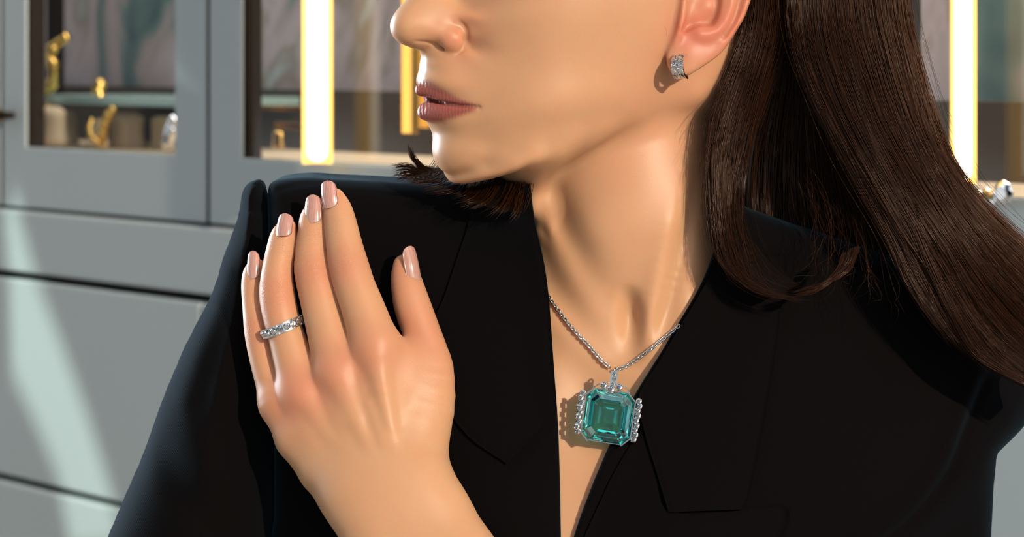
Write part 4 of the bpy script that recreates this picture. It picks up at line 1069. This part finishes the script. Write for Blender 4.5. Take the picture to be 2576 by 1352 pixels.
base('long grey drawer cabinet under the glass display cabinets', -620, 3100, [526, 1500, 2300])

# lit tubes, brass channels with their glow put in as emission, unlit brass post
def tube_lamp(label, pa, pb, pbot, d, lit=True):
    t = empty('tube_lamp', m2b(wp((sx(pa, d) + sx(pb, d)) / 2, sz((pa + pb) / 2, pbot, d), d))); tag(t, label, 'lamp')
    s0, s1, z = sx(pa, d), sx(pb, d), sz((pa + pb) / 2, pbot, d); w = s1 - s0
    m = MB(); c = (s0 + s1) / 2; w *= .63; r = w * .37; n_ = 14
    zz = [z + 2 + r * (1 - math.cos(q)) for q in np.linspace(0, math.pi / 2, 5)] + list(np.linspace(z + r + 20, ZT - 52, 4)); rr = [max(r * math.sin(q), .3) for q in np.linspace(0, math.pi / 2, 5)] + [r] * 4
    V = [wp(c + q * math.cos(2 * math.pi * j / n_), h, d + q * math.sin(2 * math.pi * j / n_)) for h, q in zip(zz, rr) for j in range(n_)]
    m.add(V, [(i * n_ + j, i * n_ + (j + 1) % n_, (i + 1) * n_ + (j + 1) % n_, (i + 1) * n_ + j) for i in range(len(zz) - 1) for j in range(n_)] + [tuple(range(n_))[::-1], tuple((len(zz) - 1) * n_ + j for j in range(n_))])
    o = m.build('lit_tube', LED, smooth=True); adopt(o, t)
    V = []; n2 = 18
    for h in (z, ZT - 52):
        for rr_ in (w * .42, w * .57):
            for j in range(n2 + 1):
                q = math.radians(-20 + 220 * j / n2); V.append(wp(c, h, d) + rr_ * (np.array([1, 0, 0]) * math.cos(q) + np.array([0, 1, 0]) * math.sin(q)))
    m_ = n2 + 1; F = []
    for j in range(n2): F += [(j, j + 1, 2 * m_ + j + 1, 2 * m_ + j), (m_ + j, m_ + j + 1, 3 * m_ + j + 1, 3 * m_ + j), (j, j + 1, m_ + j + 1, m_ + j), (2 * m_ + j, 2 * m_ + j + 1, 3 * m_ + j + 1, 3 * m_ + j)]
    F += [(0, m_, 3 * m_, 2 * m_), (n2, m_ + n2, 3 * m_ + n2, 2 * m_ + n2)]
    o = MB().add(V, F).build('glow_channel', HALO); adopt(o, t)
    for zz_ in (ZT - 90,): wbox('bracket', c - 2, c + 2, zz_, zz_ + 6, .3, d - w * .4, BRASS, t, .3)
    return c, z, w
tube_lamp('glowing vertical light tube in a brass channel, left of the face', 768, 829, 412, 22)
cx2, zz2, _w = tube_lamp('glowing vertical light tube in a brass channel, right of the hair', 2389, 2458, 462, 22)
pb_ = empty('brass_post', m2b(wp(sx(1040), -70, -40))); tag(pb_, 'unlit vertical brass post behind the nose and lips', 'post')
wbox('front_strip', sx(1019, -30), sx(1045, -30), sz(1030, 336, -30), ZT - 50, -34, -26, BRASS, pb_, .5)
wbox('back_strip', sx(1046, -48), sx(1092, -48), sz(1060, 322, -48), ZT - 50, -54, -46, BRASS, pb_, .5)
# crystal ornament under the right tube
kn = MB(); kb = wp(cx2, zz2 - 9, 22)
kn.tube([kb + np.array([0, 0, h]) for h in (-3, 2, 7)], 6, 12); brs = kn.build('lamp_foot', BRASS, smooth=True)
tag(brs, 'short brass foot under the right light tube', 'lamp foot')
LBL = {2524: 'large round faceted crystal, rightmost of the blurred crystals beside the right light tube', 2500: 'faceted crystal just left of the large round one beside the right light tube', 2482: 'small crystal, third from the right beside the right light tube', 2462: 'small crystal nearest to the foot of the right light tube'}
for px, py, r in ((2524, 486, 9), (2500, 500, 7), (2482, 494, 6), (2462, 500, 6)):
    V, F = brilliant(wp(sx(px, 8), sz(px, py, 8), 8), WN, WU, r, 8, .6); o = MB().add(V, F).build('crystal', DIAM)
    tag(o, LBL[px], 'ornament', 'crystals beside the right light tube')

# things in the left cabinet
fl = zs - 2.7
def tagw(o, *a): tag(o, *a); return o
def shelf(label, pa, pb, d0, d1, py, pref, th=7):
    z = sz(pref, py, d1); o = wbox('glass_shelf', sx(pa, d1), sx(pb, d1), z - th, z, d0, d1, SHELF, None, .5); tagw(o, label, 'shelf'); return z
zsh = shelf('thick green-edged glass shelf in the left display cabinet', 60, 452, -223, -70, 244, 300, 9)
def disp(name, label, px, py0, py1, w, d, mat, top=.6, lean=0.0, cat='display stand', n=14):
    s = sx(px, d); z0 = sz(px, py1, d); z1 = sz(px, py0, d); V = []
    prof = [(0, 1.0), (.15, .96), (.4, .86), (.7, .74 * (1 + top) / 1.6), (.9, top), (1.0, top * .55)]
    for h, r in prof:
        for j in range(n): a = 2 * math.pi * j / n; V.append(wp(s + r * w / 2 * math.cos(a) + lean * h, z0 + (z1 - z0) * h, d + r * w * .3 * math.sin(a)))
    F = [(i * n + j, i * n + (j + 1) % n, (i + 1) * n + (j + 1) % n, (i + 1) * n + j) for i in range(len(prof) - 1) for j in range(n)] + [tuple(range(n))[::-1], tuple((len(prof) - 1) * n + j for j in range(n))]
    o = MB().add(V, F).build(name, mat, smooth=True); return tagw(o, label, cat)
disp('necklace_bust', 'cream suede jewellery bust at the lower left of the left cabinet', 125, 268, 366, 62, -60, CREAM, .8)
disp('jewellery_stand', 'rounded beige stand between the two gold bracelets', 165, 280, 366, 44, -120, BEIGE, .8)
disp('jewellery_stand', 'tall rounded beige stand under the right half of the glass shelf', 320, 286, 376, 58, -110, BEIGE, .9)
disp('jewellery_stand', 'pale beige stand under the right end of the glass shelf', 410, 292, 378, 40, -130, CREAM, .9)
disp('jewellery_stand', 'small beige stand carrying the narrow gold bangle', 250, 300, 372, 26, -75, CREAM, .6)
def bangle(label, pts, d, r, w):
    p = [wp(sx(a, d), sz(a, b, d), d + k) for a, b, k in pts]; c = crom(p, 40)
    m = MB(); m.tube(c, r, 10)
    for q in (9, 18, 27): m.ball(c[q], r * 1.45, 10, 8)
    o = m.build('gold_bracelet', BRASS, smooth=True); return tagw(o, label, 'bracelet')
bangle('large wavy gold bracelet standing at the left of the left cabinet', [(172,92,0),(152,112,6),(146,140,10),(158,168,12),(152,205,10),(132,240,6),(128,262,0)], -95, 5.2, 9)
bangle('small upright gold ornament standing on the glass shelf', [(262,204,0),(256,220,4),(258,240,4),(262,252,0)], -110, 5.0, 7)
bangle('narrow gold bangle hanging below the glass shelf', [(288,272,0),(276,300,4),(268,330,4),(256,362,0)], -62, 4.2, 5)
bangle('curled gold bangle leaning at the foot of the small beige stand', [(232,300,0),(238,330,6),(246,352,4),(262,372,0)], -58, 2.6, 4)
so = MB(); so.ball(wp(sx(436, -50), sz(436, 304, -50), -50), 6, 12, 9); so.tube([wp(sx(q, -50), sz(q, r_, -50), -50) for q, r_ in ((436, 318), (428, 334), (424, 356), (426, 374))], 7.5, 12)
tagw(so.build('silver_figurine', SILVG, smooth=True), 'small silver and gold figurine at the right edge of the left cabinet', 'figurine')
tagw(wbox('shelf_post', sx(118, -180), sx(143, -180), zsh, ZT - 60, -190, -180, DARK, None, 0), 'dark upright post behind the gold bracelet in the left cabinet', 'post')
# brass rack in the middle cabinet
rk = empty('brass_rack', m2b(wp(sx(640, -60), fl, -60))); tag(rk, 'low brass rack at the left of the middle cabinet', 'rack')
wbox('upright', sx(623, -40), sx(634, -40), fl, sz(628, 222, -40), -44, -38, BRASS, rk, .4)
for pa, pb2, ya, yb in ((636, 768, 266, 277), (694, 768, 308, 325)): wbox('rail', sx(pa, -60), sx(pb2, -60), sz(700, yb, -60), sz(700, ya, -60), -64, -58, BRASS, rk, .4)
disp('jewellery_stand', 'small gold-topped stand under the brass rack', 700, 330, 372, 18, -70, BRASS, .8)
# brass door knob at the left edge
kb = MB(); d = 0; kx, kz = sx(34), sz(34, 290, 0)
kb.tube([wp(kx, kz, q) for q in (-1, 4, 9, 14)], 3.5, 12); kb.box(wp(kx + 1, kz, 15), WU, WZ, WN, (9, 4.5, 3)); ko = kb.build('cabinet_handle', DARK)
tag(ko, 'dark door handle with a brass end at the left edge of the photo', 'handle')
ke = MB(); ke.box(wp(kx - 13.2, kz, 15), WU, WZ, WN, (5, 7, 4.5)); o = ke.build('brass_end', BRASS); o.parent = ko; o['label'] = 'brass end'

# room shell
m = MB(); m.box(np.array([0, 900, -1306.0]), [1, 0, 0], [0, 1, 0], [0, 0, 1], (4500, 4500, 6)); fo = m.build('floor', paint('floor_tiles', (.42, .40, .37), .3)); tag(fo, kind='structure')
w = wbox('wall_back', sx(-3200), sx(4400), -1300, 1500, -640, -560, paint('wall_paint', (.40, .42, .42), .6), None, 0); tag(w, kind='structure')

# area lights added out of view under the cabinet tops to brighten the interiors
for (a, b, e) in ((a0 - 300, a1, 2.2), (b0_ - 100, b1_, 3.0), (c0_ - 200, c1_, 2.6)):
    l_ = bpy.data.lights.new('cabinet_fill', 'AREA'); l_.shape = 'RECTANGLE'; l_.size = (b - a) / 1000 * .9; l_.size_y = .12; l_.energy = e; l_.color = (1, .93, .85)
    o = bpy.data.objects.new('cabinet_fill', l_); COL.objects.link(o); o.location = m2b(wp((a + b) / 2, ZT - 10, -110)); o.rotation_euler = (0, 0, math.atan2(WU[1], WU[0]))

# shaft of daylight on the cabinets, shaped by an added board out of view
LP = np.array([-1900.0, -1500, 1750]); 
poly = [(38,425),(62,480),(122,690),(188,860),(246,1020),(300,1190),(352,1380),(205,1400),(165,1205),(105,1065),(48,948),(40,690),(30,530)]
BD = 1150.0      # distance of the added board in front of the wall
def on_board(px, py):
    P_ = wp(sx(px), sz(px, py), 4); dl = LP - P_; t = BD / (dl @ WN); return P_ + dl * t
hole = [on_board(*p) for p in poly]; c_ = np.mean(hole, axis=0)
V = []; R_ = 260.0; nP = len(hole)
out = []
for hpt in hole:
    v_ = np.array([(hpt - c_) @ WU, (hpt - c_)[2]]); s_ = R_ / max(abs(v_[0]), abs(v_[1])); out.append(c_ + WU * v_[0] * s_ + WZ * v_[1] * s_)
V = hole + out + [p + WN * 12 for p in hole] + [p + WN * 12 for p in out]; F = []
for k in range(nP):
    j = (k + 1) % nP
    F += [(k, j, nP + j, nP + k), (2 * nP + k, 2 * nP + j, 3 * nP + j, 3 * nP + k), (k, j, 2 * nP + j, 2 * nP + k), (nP + k, nP + j, 3 * nP + j, 3 * nP + k)]
brd = MB().add(V, F).build('slit_mask', DARK); tag(brd, 'added unseen dark board whose slanting slit shapes the shaft of daylight', 'board')
sp = bpy.data.lights.new('daylight_shaft', 'SPOT'); sp.energy = 700; sp.color = (.84, 1.0, .88); sp.shadow_soft_size = .03; sp.spot_size = math.radians(9); sp.spot_blend = .2
so_ = bpy.data.objects.new('daylight_shaft', sp); COL.objects.link(so_); so_.location = m2b(LP); look(so_, m2b(wp(sx(150), sz(150, 900), 0)))
print('shop', time.time() - T0)
